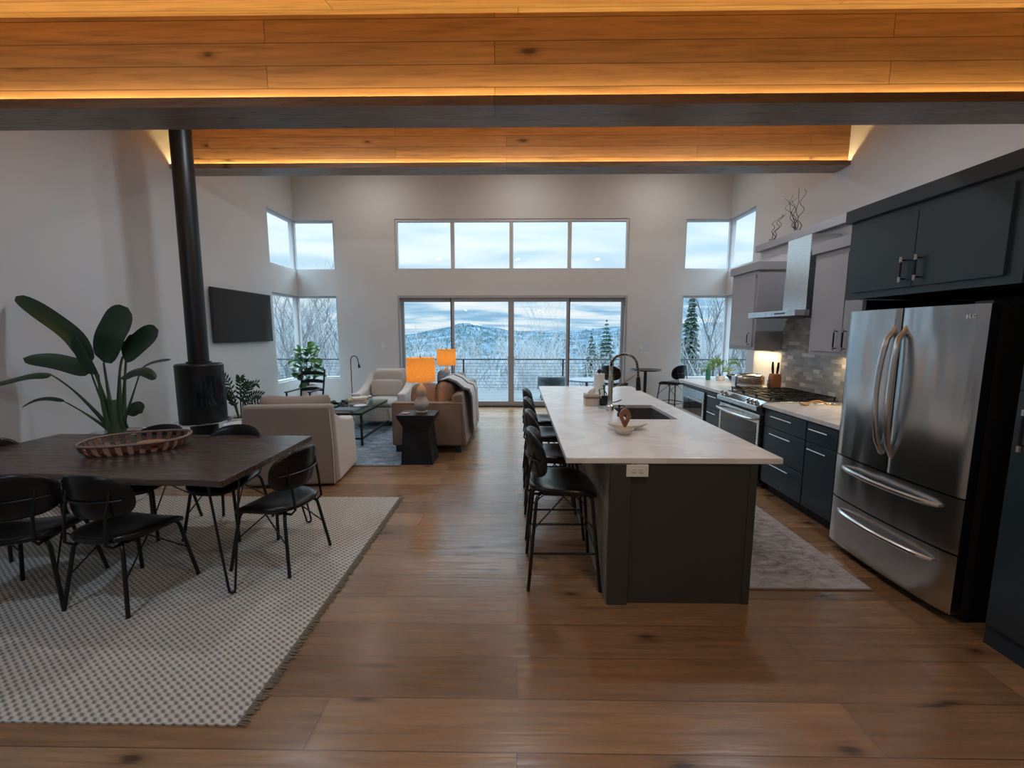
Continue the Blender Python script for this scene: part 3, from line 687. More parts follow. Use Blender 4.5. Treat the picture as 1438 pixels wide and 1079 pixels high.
# ------------------------------------------------------------------ seating prototypes
def bfun(cz, lean, back, curve):
    return lambda x, y, z: (x, -back - lean*(y) + curve*(x/.22)**2 - z, cz + y - .012*(x/.22)**2)
def make_chair(name, label, cat, H, stool=False, lm='leather', loc=(0,0,0), rz=0, group=None):
    t = thing(name, label, cat, loc, rz, group)
    w = .47 if not stool else .46
    def sf(x, y, z): return (x*(1+.10*y/.22), y, H-.028+z + .018*(x/.22)**2 - .045*max(0, y/.22)**3 + .012*max(0,-y/.22)**2)
    MB().pad(w, .46, .056, 3.2, sf, prof=5, flat=.25).build('seat', lm, t, local=True, smooth=60)
    ch = .28 if not stool else .30; bw = .46; cz = H+.245 if not stool else H+.20
    fn = bfun(cz, .12, .215, .085)
    MB().pad(bw, ch, .040, 2.9, fn, prof=5, flat=.2).build('backrest', lm, t, local=True, smooth=60)
    fr = MB()
    for sx in (-1, 1):
        fr.tube([(sx*.13,-.10,H-.05),(sx*.135,-.20,H-.055),(sx*.14,-.238,H-.02),(sx*.14,-.222,cz-.10),(sx*.15,-.232+.04,cz+.03)], .0085, 8)
    # rim tube behind the pad
    fr.tube([(x, -.215-.028+.085*(x/.22)**2, cz-.02) for x in [-.2+.4*i/10 for i in range(11)]], .006, 6)
    fr.tube([(-.15,-.13,H-.052),(.15,-.13,H-.052),(.16,.13,H-.056),(-.16,.13,H-.056)], .008, 6, closed=True)
    fr.build('back_frame', 'black_metal', t, local=True)
    F = .225 if not stool else .235; fy = .23
    for sx in (-1, 1):
        for sy in (-1, 1):
            p = [(sx*.10, sy*.13, H-.05)] + arc((sx*.14, sy*.155, H-.052), (sx*.168, sy*.175, H-.055), (sx*.175, sy*.18, H-.10), 4) + [(sx*F, sy*fy, 0)]
            MB().tube(p, .0115, 8).build('leg', 'black_metal', t, local=True)
        z1 = H*.60 if stool else H*.45; k = (H-.10-z1)/(H-.10); lx = .175+(F-.175)*k; ly = .18+(fy-.18)*k
        MB().tube([(sx*lx, -ly, z1),(sx*.13, .02, H-.052)], .005, 6).tube([(sx*lx, ly, z1),(sx*.13, -.02, H-.052)], .005, 6).build('brace', 'black_metal', t, local=True)
    if stool:
        z1 = .24; k = (H-.10-z1)/(H-.10); lx = .175+(F-.175)*k; ly = .18+(fy-.18)*k
        MB().tube([(-lx,-ly,z1),(lx,-ly,z1),(lx,ly,z1),(-lx,ly,z1)], .0085, 8, closed=True).build('footrest', 'black_metal', t, local=True)
    return t
# dining chairs
RZ = .008
chair0 = make_chair('dining_chair', 'black dining chair at the end of the table nearest the kitchen, fully in view', 'chair', .46, loc=(-1.72, 2.89, .008), rz=math.radians(80), group='chairs around the dining table')
spots = [(-2.44,2.475,math.radians(-8),'black chair seen from behind on the near table side, closest to the hairpin leg'),
         (-3.01,2.44,math.radians(20),'black dining chair on the near side of the table, cut by the picture edge'),
         (-3.07,3.345,math.radians(180),'dark chair across the table, its back just behind the slatted basket'),
         (-2.42,3.345,math.radians(180),'dark chair across the table in front of the slipcovered armchair'),
         (-3.87,3.02,math.radians(-90),'brown-backed chair at the far end of the table by the potted plant')]
for x, y, r, lab in spots:
    c = copy_tree(chair0); c.location = (x, y, .008); c.rotation_euler = (0,0,r); c['label'] = lab
# bar stools
stool0 = make_chair('bar_stool', 'black bar stool closest to the camera end of the island, whole seat showing', 'stool', .665, True, loc=(.30, 2.755, 0), rz=-PI/2, group='bar stools along the island')
for y, lab in ((3.43,'second black bar stool along the island, counted from the outlet end'),(4.10,'third black bar stool along the island, counted from the outlet end'),(4.78,'black bar stool at the glass door end of the island')):
    c = copy_tree(stool0); c.location = (.30, y, 0); c['label'] = lab
c = copy_tree(stool0); c.location = (3.14, 8.50, 0); c.rotation_euler = (0,0,math.radians(36)); c['label'] = 'black stool beside the small round table, in front of the kitchen end window'; c['group'] = 'stools at the bistro table'
c = copy_tree(stool0); c.location = (1.93, 8.35, 0); c.rotation_euler = (0,0,math.radians(-48)); c['label'] = 'black stool behind the faucet, on the glass door side of the round table'; c['group'] = 'stools at the bistro table'
t = thing('bistro_table', 'small round black pedestal table against the back wall', 'table', (2.62, 8.62, 0))
MB().lathe([(.02,.875),(.31,.875),(.32,.885),(.31,.90),(.02,.90)], (2.62,8.62,0)).build('table_top', 'black_metal', t)
MB().cyl((2.62,8.62), .032, .02, .88).build('pedestal', 'black_metal', t)
MB().lathe([(.24,0),(.24,.012),(.06,.03),(.035,.04)], (2.62,8.62,0)).build('base', 'black_metal', t)

# ------------------------------------------------------------------ dining area
rg = thing('woven_rug', 'large cream and brown woven rug under the dining table', 'rug', (-2.85, 2.79, 0))
MB().prism([(-4.55,1.575),(-1.175,1.565),(-1.165,4.03),(-4.55,4.03)], 0, .008).build('rug_field', 'woven', rg, smooth=0)
fr = MB(); rnd = random.Random(3); y = 1.57
while y < 4.03:
    a = rnd.uniform(-.012,.012); L_ = rnd.uniform(.022,.045); fr.tube([(-1.182,y,.008),(-1.165+L_*.5,y+a*.5,.007),(-1.17+L_,y+a,.003)], [.0035,.003,.001], 5); y += .009
fr.build('fringe', 'fringe', rg)

tb = thing('dining_table', 'long dark walnut slab dining table with black hairpin legs', 'table', (-2.9, 2.98, 0))
edge = [(-1.775,2.40),(-1.765,2.9),(-1.775,3.52),(-2.4,3.535),(-3.2,3.55),(-4.02,3.56),(-4.03,3.0),(-4.02,2.46),(-3.6,2.475),(-3.26,2.505),(-3.07,2.525),(-2.80,2.512),(-2.5,2.455),(-2.24,2.425),(-2.0,2.425)]
n_ = len(edge)
vs = [(x, y, .765) for x, y in edge] + [(x*.995-.0145, (y-3)*.97+3-.0, .722) for x, y in edge]
vs = [(x, y, .765) for x, y in edge] + [(x, y-.014 if y < 2.7 else y, .735) for x, y in edge] + [(x, y+.01 if y < 2.7 else y, .722) for x, y in edge]
MB().add(vs, [tuple(range(n_)), tuple(range(3*n_-1, 2*n_-1, -1))] + [(r*n_+i, (r+1)*n_+i, (r+1)*n_+(i+1)%n_, r*n_+(i+1)%n_) for r in (0,1) for i in range(n_)]).build('table_top', 'tabletop', tb, smooth=0, bev=.004)
for sx, x in ((1,-1.90),(-1,-3.86)):
    for sy, y in ((-1,2.56),(1,3.42)):
        fx, fy_ = x+.09*sx, y-.02+.08*sy*.6
        if sx == 1 and sy == -1: fx, fy_ = -1.80, 2.45
        h = MB(); hw = .085
        a1 = (x-hw, y+.0, .722); a2 = (x+.06, y+.10*(-sy), .722)
        h.tube([a1, (fx-.022, fy_, .05), (fx-.017, fy_, .022), (fx, fy_, .0165), (fx+.017, fy_, .022), (fx+.021, fy_, .05), a2], .0075, 8)
        h.rbox((x-.01, y-.03*sy, .7195), (.2,.14,.005), (0,0,0))
        h.build('leg', 'black_metal', tb)

bk = thing('slatted_basket', 'oval brown slatted wooden basket tray on the dining table', 'basket', (-2.87, 3.09, .765))
def rimp(a, s_=1):
    ex = 2.7; ca, sa = math.cos(a), math.sin(a); rr = (abs(ca)**ex+abs(sa)**ex)**(-1/ex)
    u, v = ca*rr*.325*s_, sa*rr*.235*s_; th = math.radians(24); return Vector((-2.90+u*math.cos(th)-v*math.sin(th), 3.09+u*math.sin(th)+v*math.cos(th), 0))
N = 48
MB().tube([rimp(2*PI*i/N)+Vector((0,0,.850)) for i in range(N)], .010, 6, closed=True).build('rim', 'basket_rim', bk)
sl = MB()
for i in range(30):
    a = 2*PI*(i+.5)/30; o_, i_ = rimp(a), rimp(a,.86); nx = rimp(a+.05); t_ = (nx-o_).normalized()*.016
    p = [o_+Vector((0,0,.848)), o_.lerp(i_,.35)+Vector((0,0,.80)), i_+Vector((0,0,.772))]
    for q0, q1 in zip(p, p[1:]):
        nrm = t_.cross(q1-q0).normalized()*.003
        sl.add([q0-t_-nrm,q0+t_-nrm,q1+t_-nrm,q1-t_-nrm,q0-t_+nrm,q0+t_+nrm,q1+t_+nrm,q1-t_+nrm],[(0,1,2,3),(7,6,5,4),(0,4,5,1),(1,5,6,2),(2,6,7,3),(3,7,4,0)])
sl.build('slat', 'basket', bk, smooth=0)['kind'] = 'stuff'
base = [tuple(rimp(2*PI*i/32,.86))[:2] for i in range(32)]
MB().prism(base, .766, .775).build('tray_base', 'basket', bk, smooth=0)
MB().lathe([(.01,.0),(.045,.0),(.085,.022),(.095,.036),(.088,.036),(.04,.010),(.01,.008)], (-2.82,3.13,.776), sx=1.1, sy=.8).build('dish', 'bowlwood') .name = 'wooden_dish'
tag(bpy.data.objects['wooden_dish'], 'small reddish wooden dish lying inside the slatted basket', 'dish')

# bird of paradise plant
px0 = Vector((-3.86, 3.92, 0)); Sc = .00655
def bp_(px, py, dy=0): return px0 + Vector(((px-146)*Sc*(1+dy/3.9), dy, .70+(607-py)*Sc*(1+dy/3.9) + 0))
pl = thing('bird_of_paradise_plant', 'tall broad-leaved potted plant behind the dining table', 'plant', (px0.x, px0.y, 0))
MB().lathe([(.13,0),(.15,.02),(.19,.40),(.205,.68),(.21,.70),(.195,.70),(.185,.66)], (px0.x,px0.y,0), capt=False).build('pot', 'white_ceramic', pl)
MB().lathe([(.001,.665),(.19,.665)], (px0.x,px0.y,0), capt=False, capb=False).build('soil', 'soil', pl)
def bl(stem, blade, ws, up=(0,-.6,.8), fold=.3, r=.013):
    n = len(blade)
    B = []
    for i in range(n-1):
        p_ = blade[max(i-1,0)]; q_ = blade[min(i+2,n-1)]
        for k in range(5):
            t_ = k/5; a_, b_ = blade[i], blade[i+1]
            B.append(.5*((2*a_)+(b_-p_)*t_+(2*p_-5*a_+4*b_-q_)*t_*t_+(3*a_-p_-3*b_+q_)*t_**3))
    B.append(blade[-1]); W = []
    m_ = len(B)
    for i in range(m_):
        u = (i/(m_-1))**.9; W.append(ws*max(0, 1-abs(2*u-1)**2.3)**.55*(1+.05*math.sin(9*u))+.004)
    lf = MB().leaf(B, W, up, fold).build('leaf', 'leaf', pl, smooth=80)
    stem = [stem[0]] + arc(stem[0], stem[1] if len(stem) > 1 else stem[0], blade[0], 7)[1:-1] if len(stem) <= 2 else [stem[0]]+arc(stem[0], stem[1]*.5+stem[2]*.5, blade[0], 9)[1:-1]
    MB().tube(stem+[blade[0]], [r*(2.0-1.25*min(1,i/len(stem)*1.5)) for i in range(len(stem))]+[r*.6], 8).build('leaf_stalk', 'stem', pl)
b0 = bp_(146, 603)
MB().tube([bp_(145,609), bp_(146,585), bp_(145,560)], [.07,.055,.03], 12).build('crown_base', 'stem', pl)
bl([b0+Vector((-.04,0,0)), bp_(130,540)], [bp_(118,506), bp_(100,470), bp_(60,437), bp_(22,411)], .155, (.3,-.8,.5), .35)
bl([b0+Vector((.0,-.03,0)), bp_(138,545)], [bp_(137,505), bp_(155,470,-.02), bp_(172,445,-.03), bp_(186,426,-.03)], .30, (0,-1,.15), .15)
bl([b0+Vector((.03,.02,0)), bp_(146,540,.03), bp_(150,510,.03)], [bp_(160,498,.04), bp_(180,486,.02), bp_(203,470,0), bp_(225,458,-.02)], .235, (-.2,-1,.2), .15)
bl([b0+Vector((-.02,-.05,0)), bp_(134,560,-.06)], [bp_(136,520,-.06), bp_(131,500,-.08), bp_(126,480,-.1), bp_(120,461,-.12)], .15, (-.2,-1,.2), .6)
bl([b0+Vector((-.05,-.02,0)), bp_(122,560,-.08), bp_(100,524,-.12)], [bp_(82,518,-.15), bp_(60,515,-.2), bp_(28,522,-.25), bp_(0,529,-.3)], .10, (0,-.55,.85), -.35, .010)
bl([b0+Vector((-.05,.03,0)), bp_(125,555,.0), bp_(112,530,.02)], [bp_(114,520,.02), bp_(90,508,.0), bp_(58,499,-.02), bp_(27,497,-.05)], .17, (0,-.75,.65), -.3, .010)
bl([b0+Vector((-.06,-.03,0)), bp_(128,585,-.1), bp_(115,562,-.16)], [bp_(104,555,-.2), bp_(85,551,-.22), bp_(68,553,-.24), bp_(49,562,-.26)], .045, (0,-.6,.8), .5, .008)
bl([b0+Vector((.05,.0,0)), bp_(152,565,-.04), bp_(160,540,-.08)], [bp_(174,524,-.1), bp_(190,515,-.1), bp_(212,512,-.12), bp_(232,524,-.14)], .10, (0,-.7,.6), -.5, .010)
bl([b0+Vector((.04,.0,0)), bp_(158,575,.06), bp_(170,530,.1)], [bp_(176,518,.1), bp_(190,511,.1), bp_(205,507,.1), bp_(221,505,.1)], .05, (0,-.6,.8), .2, .008)
bl([b0+Vector((.05,.05,0)), bp_(157,592,0)], [bp_(163,582,0), bp_(170,574,0), bp_(178,572,0), bp_(187,576,0)], .13, (-.2,-1,.1), -.4, .006)
bl([b0+Vector((.0,.06,0)), bp_(146,540,.12)], [bp_(150,505,.14), bp_(156,492,.14), bp_(160,482,.14), bp_(165,470,.14)], .10, (0,-1,.1), .3)

# ------------------------------------------------------------------ stove
st = thing('wood_stove', 'round black wood stove on a pedestal with a tall flue pipe', 'stove', (-3.78, 4.9, 0))
sx_, sy_ = -3.76, 4.9
MB().lathe([(.225,.60),(.24,.61),(.24,1.27),(.225,1.285),(.11,1.292)], (sx_,sy_,0), 48).build('stove_body', 'black_metal', st)
MB().lathe([(.14,.03),(.14,.60)], (sx_,sy_,0), 32).build('pedestal', 'black_metal', st)
MB().lathe([(.25,0),(.25,.025),(.15,.035)], (sx_,sy_,0), 40).build('base', 'black_metal', st)
MB().lathe([(.24,.585),(.285,.59),(.285,.603),(.24,.606)], (sx_,sy_,0), 40).build('ash_lip', 'steel_hood', st)
ztop = CZ(5.35)-.0
MB().tube([(sx_,sy_,1.285),(sx_+.03,sy_,ztop+.0)], .104, 28).build('flue_pipe', 'black_metal', st)
MB().tube([(sx_,sy_,1.285),(sx_,sy_,1.31)], .125, 28).build('pipe_collar', 'black_metal', st)
def arcband(r, a0, a1, z0, z1, t_=.006, n=16):
    vs = []; fs = []
    for i in range(n+1):
        a = a0+(a1-a0)*i/n
        for rr in (r, r+t_):
            for z in (z0, z1): vs.append((sx_+rr*math.cos(a), sy_+rr*math.sin(a), z))
    for i in range(n):
        b = 4*i; fs += [(b,b+4,b+5,b+1),(b+2,b+3,b+7,b+6),(b+1,b+5,b+7,b+3),(b,b+2,b+6,b+4)]
    fs += [(0,1,3,2),(4*n,4*n+2,4*n+3,4*n+1)]
    return MB().add(vs, fs)
dr = arcband(.241, math.radians(-72), math.radians(15), .76, 1.20, .010).build('stove_door', 'black_metal', st)
arcband(.252, math.radians(-64), math.radians(5), .80, 1.155, .003).build('door_glass', 'blackglass', dr)
MB().box(sx_-.16, sx_+.22, sy_-.16, sy_+.16, CZ(4.9)-.14, CZ(4.9)+.02).build('ceiling_box', 'black_metal', st, smooth=0)

# ------------------------------------------------------------------ living area
t = thing('blue_rug', 'faded blue grey rug under the coffee table', 'rug', (-2.75, 6.65, 0))
MB().box(-4.05,-1.475,5.04,8.3,0,.008).build('rug_field', 'blue_rug', t, smooth=0)
b_ = MB().box(-4.07,-1.455,5.02,5.04,0,.009).box(-4.07,-1.455,8.3,8.32,0,.009).box(-1.475,-1.455,5.04,8.3,0,.009).box(-4.07,-4.05,5.04,8.3,0,.009).build('rug_border', 'piping', t, smooth=0)

def rounded(mb, name, m, parent, r=.03, seg=4): return mb.build(name, m, parent, bev=r, seg=seg, smooth=50)
# slipcovered armchair with its back to the camera
ac = thing('slipcovered_armchair', 'cream slipcovered armchair turned away, behind the dining table', 'armchair', (-2.43, 4.75, 0))
def taper(x0, x1, y0, y1, z0, z1, fl=.03):
    return MB().add([(x0-fl,y0-fl,z0),(x1+fl,y0-fl,z0),(x1+fl,y1+fl,z0),(x0-fl,y1+fl,z0),(x0,y0,z1),(x1,y0,z1),(x1,y1,z1),(x0,y1,z1)], [(0,3,2,1),(4,5,6,7),(0,1,5,4),(1,2,6,5),(2,3,7,6),(3,0,4,7)])
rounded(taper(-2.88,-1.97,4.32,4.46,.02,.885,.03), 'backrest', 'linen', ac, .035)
for x0, x1, f in ((-2.89,-2.72,0), (-2.13,-1.96,0)):
    mb = MB(); x0_, x1_ = x0, x1
    vs = []
    for y, z in ((4.40,.80),(4.62,.70),(4.9,.63),(5.12,.62)):
        for x, zz in ((x0-.03,.02),(x0,z),(x1,z),(x1+.03,.02)): vs.append((x, y, zz))
    fs = [(0,1,2,3),(15,14,13,12)] + [(4*i+k,4*i+4+k,4*i+4+(k+1)%4,4*i+(k+1)%4) for i in range(3) for k in range(4)]
    rounded(mb.add(vs, fs), 'armrest', 'linen_white', ac, .03)
rounded(taper(-2.72,-2.13,4.46,5.08,.02,.36,.0), 'seat_base', 'linen_white', ac, .02)
MB().pad(.60,.62,.16,5,lambda x,y,z:(-2.425+x,4.77+y,.44+z)).build('seat_cushion', 'linen_white', ac)
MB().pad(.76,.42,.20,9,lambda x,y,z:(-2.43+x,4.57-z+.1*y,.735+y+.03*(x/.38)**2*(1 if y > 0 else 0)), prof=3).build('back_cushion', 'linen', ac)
MB().tube([(-2.88,4.32,.03),(-2.865,4.318,.45),(-2.86,4.325,.85)], .005, 6).tube([(-1.955,4.292,.03),(-1.96,4.305,.45),(-1.985,4.322,.85)], .005, 6).build('welt', 'linen_white', ac)

ac.rotation_euler = (0, 0, math.radians(6)); ac.location.x -= .06

# coffee table
ct = thing('coffee_table', 'glass topped black metal coffee table on the blue rug', 'table', (-2.62, 6.65, 0))
X0, X1, Y0, Y1, ZT = -2.98, -2.265, 5.95, 7.37, .49
f = MB()
b = .014
for x in (X0, X1):
    f.box(x-b,x+b,Y0,Y1,ZT-.03,ZT-.002); f.box(x-b,x+b,Y0,Y1,.10,.125)
for y in (Y0, Y1):
    f.box(X0,X1,y-b,y+b,ZT-.03,ZT-.002); f.box(X0,X1,y-b,y+b,.10,.125)
f.build('table_frame', 'black_metal', ct, smooth=0)
for x in (X0, X1):
    for y in (Y0, Y1): MB().box(x-b,x+b,y-b,y+b,.009,ZT-.002).build('leg', 'black_metal', ct, smooth=0)
MB().box(X0-.01,X1+.01,Y0-.01,Y1+.01,ZT,ZT+.010).build('glass_top', 'tableglass', ct, smooth=0)
zt = ZT+.010
def book(x, y, z, w, d_, h, rot, m, lab):
    t = thing('book', lab, 'book', (x, y, z), rot, 'books on the coffee table')
    MB().box(-w/2,w/2,-d_/2,d_/2,0,.004).box(-w/2,w/2,-d_/2,d_/2,h-.004,h).box(-w/2,-w/2+.004,-d_/2,d_/2,.004,h-.004).build('cover', m, t, local=True, smooth=0)
    MB().box(-w/2+.004,w/2-.006,-d_/2+.006,d_/2-.006,.004,h-.004).build('pages', 'paper', t, local=True, smooth=0)
book(-2.60,6.75,zt,.30,.24,.030,.2,'book_c','cream book at the bottom of the coffee table stack')
book(-2.61,6.75,zt+.030,.28,.22,.026,.05,'book_a','reddish brown book in the middle of the coffee table stack')
book(-2.62,6.75,zt+.056,.28,.21,.024,.35,'book_b','ochre book second from the top of the coffee table stack')
book(-2.58,6.76,zt+.080,.24,.19,.020,.6,'book_c','pale yellow book on top of the coffee table stack')
book(-2.56,6.14,zt,.34,.24,.022,-.1,'book_d','flat slate grey book on the coffee table corner nearest the sofa arm')
# chain of dark links
ch = thing('decorative_chain', 'dark wooden link chain coiled on the coffee table', 'ornament', (-2.80, 6.42, zt))
for i in range(7):
    a = i*.95; cx_2, cy_2 = -2.80+.11*math.cos(a), 6.42+.13*math.sin(a); pts = []
    for k in range(14):
        b_a = 2*PI*k/14; p = Vector((.062*math.cos(b_a), .042*math.sin(b_a), 0)); tl = .9 if i % 2 else .25
        p = Matrix.Rotation(a+PI/2, 3, 'Z') @ (Matrix.Rotation(tl, 3, 'X') @ p); pts.append(p+Vector((cx_2, cy_2, zt+.050 if i % 2 else zt+.030)))
    MB().tube(pts, .014, 8, closed=True).build('link', 'black_metal', ch)
tag(MB().lathe([(.02,0),(.05,.0),(.10,.018),(.104,.024),(.096,.022),(.04,.006),(.01,.006)], (-2.45,6.42,zt)).build('white_dish', 'white_ceramic'), 'small white dish between the books on the coffee table', 'dish')
t = thing('glass_jar', 'small clear glass jar beside the book stack on the coffee table', 'jar', (-2.36, 6.6, zt))
MB().lathe([(.035,0),(.04,.01),(.04,.10),(.03,.12),(.03,.13)], (-2.36,6.6,zt), 20, capt=False).build('jar_body', 'tableglass', t)
MB().lathe([(.032,.13),(.034,.145),(.01,.155)], (-2.36,6.6,zt), 20).build('stopper', 'white_ceramic', t)

# cream armchair facing camera
am = thing('cream_armchair', 'cream upholstered armchair facing the camera beside the reading lamp', 'armchair', (-2.40, 7.45, 0))
rounded(MB().box(-2.74,-2.02,7.16,7.85,.10,.36), 'seat_base', 'linen_chair', am, .03)
mb = MB().add([(-2.72,7.72,.3),(-2.06,7.72,.3),(-2.06,7.90,.3),(-2.72,7.90,.3),(-2.70,7.84,.98),(-2.08,7.84,.98),(-2.10,7.95,.97),(-2.68,7.95,.97)], [(0,3,2,1),(4,5,6,7),(0,1,5,4),(1,2,6,5),(2,3,7,6),(3,0,4,7)])
rounded(mb, 'backrest', 'linen_chair', am, .05)
for x0, x1 in ((-2.84,-2.70), (-2.08,-1.94)):
    vs = []
    for y, z in ((7.12,.60),(7.45,.64),(7.8,.78),(7.9,.90)):
        for x, zz in ((x0,.06),(x0,z),(x1,z),(x1,.06)): vs.append((x, y, zz))
    rounded(MB().add(vs, [(0,1,2,3),(15,14,13,12)] + [(4*i+k,4*i+4+k,4*i+4+(k+1)%4,4*i+(k+1)%4) for i in range(3) for k in range(4)]), 'armrest', 'linen_white', am, .03)
MB().pad(.62,.62,.15,5,lambda x,y,z:(-2.39+x,7.42+y,.43+z)).build('seat_cushion', 'linen_white', am)
MB().pad(.60,.46,.15,5,lambda x,y,z:(-2.39+x,7.72-z+.12*y,.74+y)).build('back_cushion', 'linen_chair', am)
for x in (-2.76,-2.04):
    for y in (7.18,7.84): MB().box(x-.02,x+.02,y-.02,y+.02,.009,.10).build('leg', 'piping', am, smooth=0)
pw_ = thing('lumbar_pillow', 'pale lumbar pillow with white piping in the cream armchair', 'pillow', (-2.39, 7.60, .62))
MB().pad(.56,.30,.14,7,lambda x,y,z:(-2.39+x,7.585-z+.18*y,.645+y), prof=3).build('pillow_body', 'linen_chair', pw_)
MB().tube([(-2.39+.28*c_*(abs(c_)**7+abs(s__)**7)**(-1/7), 7.585+.18*.15*s__, .645+.15*s__*(abs(c_)**7+abs(s__)**7)**(-1/7)) for c_, s__ in [(math.cos(2*PI*i/40), math.sin(2*PI*i/40)) for i in range(40)]], .006, 6, closed=True).build('piping', 'linen_white', pw_)

# sofa facing left
so = thing('sofa', 'long taupe fabric sofa seen from its arm end beside the walkway', 'sofa', (-1.22, 6.6, 0))
rounded(MB().box(-1.72,-.74,5.60,5.80,.10,.70), 'armrest', 'sofa', so, .03)
rounded(MB().box(-1.72,-.74,7.42,7.62,.10,.70), 'armrest', 'sofa', so, .03)
rounded(MB().box(-1.68,-.80,5.80,7.42,.10,.40), 'seat_base', 'sofa', so, .02)
mb = MB().add([(-.92,5.62,.10),(-.70,5.62,.10),(-.70,7.60,.10),(-.92,7.60,.10),(-.90,5.64,.80),(-.76,5.64,.82),(-.76,7.58,.82),(-.90,7.58,.80)], [(0,3,2,1),(4,5,6,7),(0,1,5,4),(1,2,6,5),(2,3,7,6),(3,0,4,7)])
rounded(mb, 'backrest', 'sofa', so, .03)
for y in (6.205, 7.01):
    MB().pad(.76,.80,.17,7,lambda x,y_,z,y=y:(-1.32+x,y+y_,.485+z), prof=8).build('seat_cushion', 'sofa', so)
for y in (6.205, 7.01):
    MB().pad(.78,.46,.22,4.5,lambda x,y_,z,y=y:(-1.03+z+.22*y_,y+x,.74+y_), prof=5).build('back_cushion', 'sofa', so)
for x in (-1.64,-.82):
    for y in (5.68,7.54): MB().box(x-.04,x+.04,y-.04,y+.04,0 if x>-1.4 else .009,.10).build('foot', 'toe', so, smooth=0)
MB().tube([(-1.70,5.602,.12),(-1.705,5.602,.66),(-1.67,5.602,.69),(-.79,5.602,.69),(-.755,5.602,.66),(-.75,5.602,.12)], .006, 6).build('welt', 'piping', so)
def pillow(lab, c, w, h, t_, m, lean, yaw, roll=0, pip=None):
    R = Matrix.Rotation(yaw,3,'Z') @ Matrix.Rotation(lean,3,'X') @ Matrix.Rotation(roll,3,'Y')
    def fn(x, y, z):
        k = 1-.06*(abs(x)/(w/2))*(abs(y)/(h/2)); p = R @ Vector((x*k, z, y*k)); return (c[0]+p.x, c[1]+p.y, c[2]+p.z)
    t = thing('throw_pillow', lab, 'pillow', (c[0], c[1], c[2]-h/2), 0, 'pillows on the sofa')
    MB().pad(w, h, t_, 4.5, fn, prof=3).build('pillow_body', m, t)
    pts = []
    for i in range(48):
        a = 2*PI*i/48; ca, sa = math.cos(a), math.sin(a); rr = (abs(ca)**4.5+abs(sa)**4.5)**(-1/4.5); pts.append(fn(ca*rr*w/2, sa*rr*h/2, 0))
    MB().tube(pts, .006, 6, closed=True).build('piping', pip or 'piping', t)
pillow('brown square pillow behind the gourd lamp, leaning on the sofa arm', (-1.30,5.96,.74), .46,.38,.16,'pillow_brown', -.25, 0)
pillow('brown piped pillow standing by the sofa back under the striped throw', (-1.01,5.90,.76), .36,.40,.17,'pillow_brown', -.12, math.radians(60), .15)
pillow('slate patterned pillow on the far half of the sofa, beside the farther lamp', (-1.22,7.0,.80), .44,.42,.15,'pillow_blue', -.2, math.radians(75), .3)
# throw over the back
th = MB(); prof = [(-1.16,.86),(-1.12,.97),(-1.0,1.00),(-.88,.95),(-.78,.865),(-.70,.84),(-.665,.74),(-.66,.55),(-.655,.34),(-.65,.20)]
nu, nv = len(prof), 22; vs = []
for i, (x, z) in enumerate(prof):
    for j in range(nv):
        y = 5.86+.90*j/(nv-1); w_ = .014*math.sin(j*1.35+i*.25)*(i/(nu-1))+.008*math.sin(j*.7)
        zz = z + (.05*math.sin(j*.5) if i == nu-1 else 0); vs.append((x+max(0,w_)+.004, y + .10*i/(nu-1)*(j/(nv-1)), zz))
for x, y, z in list(vs): vs.append((x-.008, y, z-.010))
nn_ = nu*nv; fs = []
for i in range(nu-1):
    for j in range(nv-1):
        a = i*nv+j; fs.append((a,a+1,a+nv+1,a+nv)); fs.append((nn_+a,nn_+a+nv,nn_+a+nv+1,nn_+a+1))
for i in range(nu-1):
    a = i*nv; fs.append((a,a+nv,nn_+a+nv,nn_+a)); a += nv-1; fs.append((a,nn_+a,nn_+a+nv,a+nv))
for j in range(nv-1):
    fs.append((j,nn_+j,nn_+j+1,j+1)); a = (nu-1)*nv+j; fs.append((a,a+1,nn_+a+1,nn_+a))
tb_ = MB().add(vs, fs).build('throw_blanket', 'throw', smooth=60); tag(tb_, 'cream throw blanket with dark stripes draped over the sofa back', 'blanket')

# side table : twisted black pedestal
def side_table(x, y, lab):
    t = thing('side_table', lab, 'table', (x, y, 0), 0, 'black tables beside the sofa')
    MB().box(x-.235,x+.235,y-.19,y+.19,.60,.63).build('table_top', 'black_metal', t, smooth=0, bev=.003)
    vs = []
    for z, w, d_ in ((.6,.21,.17),(.48,.165,.13),(.12,.20,.16),(0,.225,.18)):
        vs += [(x-w,y-d_,z),(x+w,y-d_,z),(x+w,y+d_,z),(x-w,y+d_,z)]
    vs2 = [(x-.235,y-.19,.60),(x+.235,y-.19,.60),(x+.235,y+.19,.60),(x-.235,y+.19,.60),
           (x-.17,y-.14,.47),(x+.15,y-.165,.42),(x+.17,y+.14,.47),(x-.15,y+.165,.42),
           (x-.19,y-.19,0),(x+.21,y-.19,0),(x+.21,y+.19,0),(x-.19,y+.19,0)]
    fs = []
    for r in (0,4):
        for k in range(4):
            a, b_, c_, d_ = r+k, r+(k+1)%4, r+4+(k+1)%4, r+4+k
            fs += [(a,c_,b_),(a,d_,c_)] if k % 2 == 0 else [(a,d_,b_),(b_,d_,c_)]
    fs += [(8,11,10,9),(0,1,2,3)]
    MB().add(vs2, fs).build('pedestal', 'black_metal', t, smooth=0)
side_table(-1.27, 5.28, 'black faceted side table in front of the sofa arm, under the gourd lamp')
side_table(-1.36, 8.0, 'black side table at the far end of the sofa, under the farther lamp')
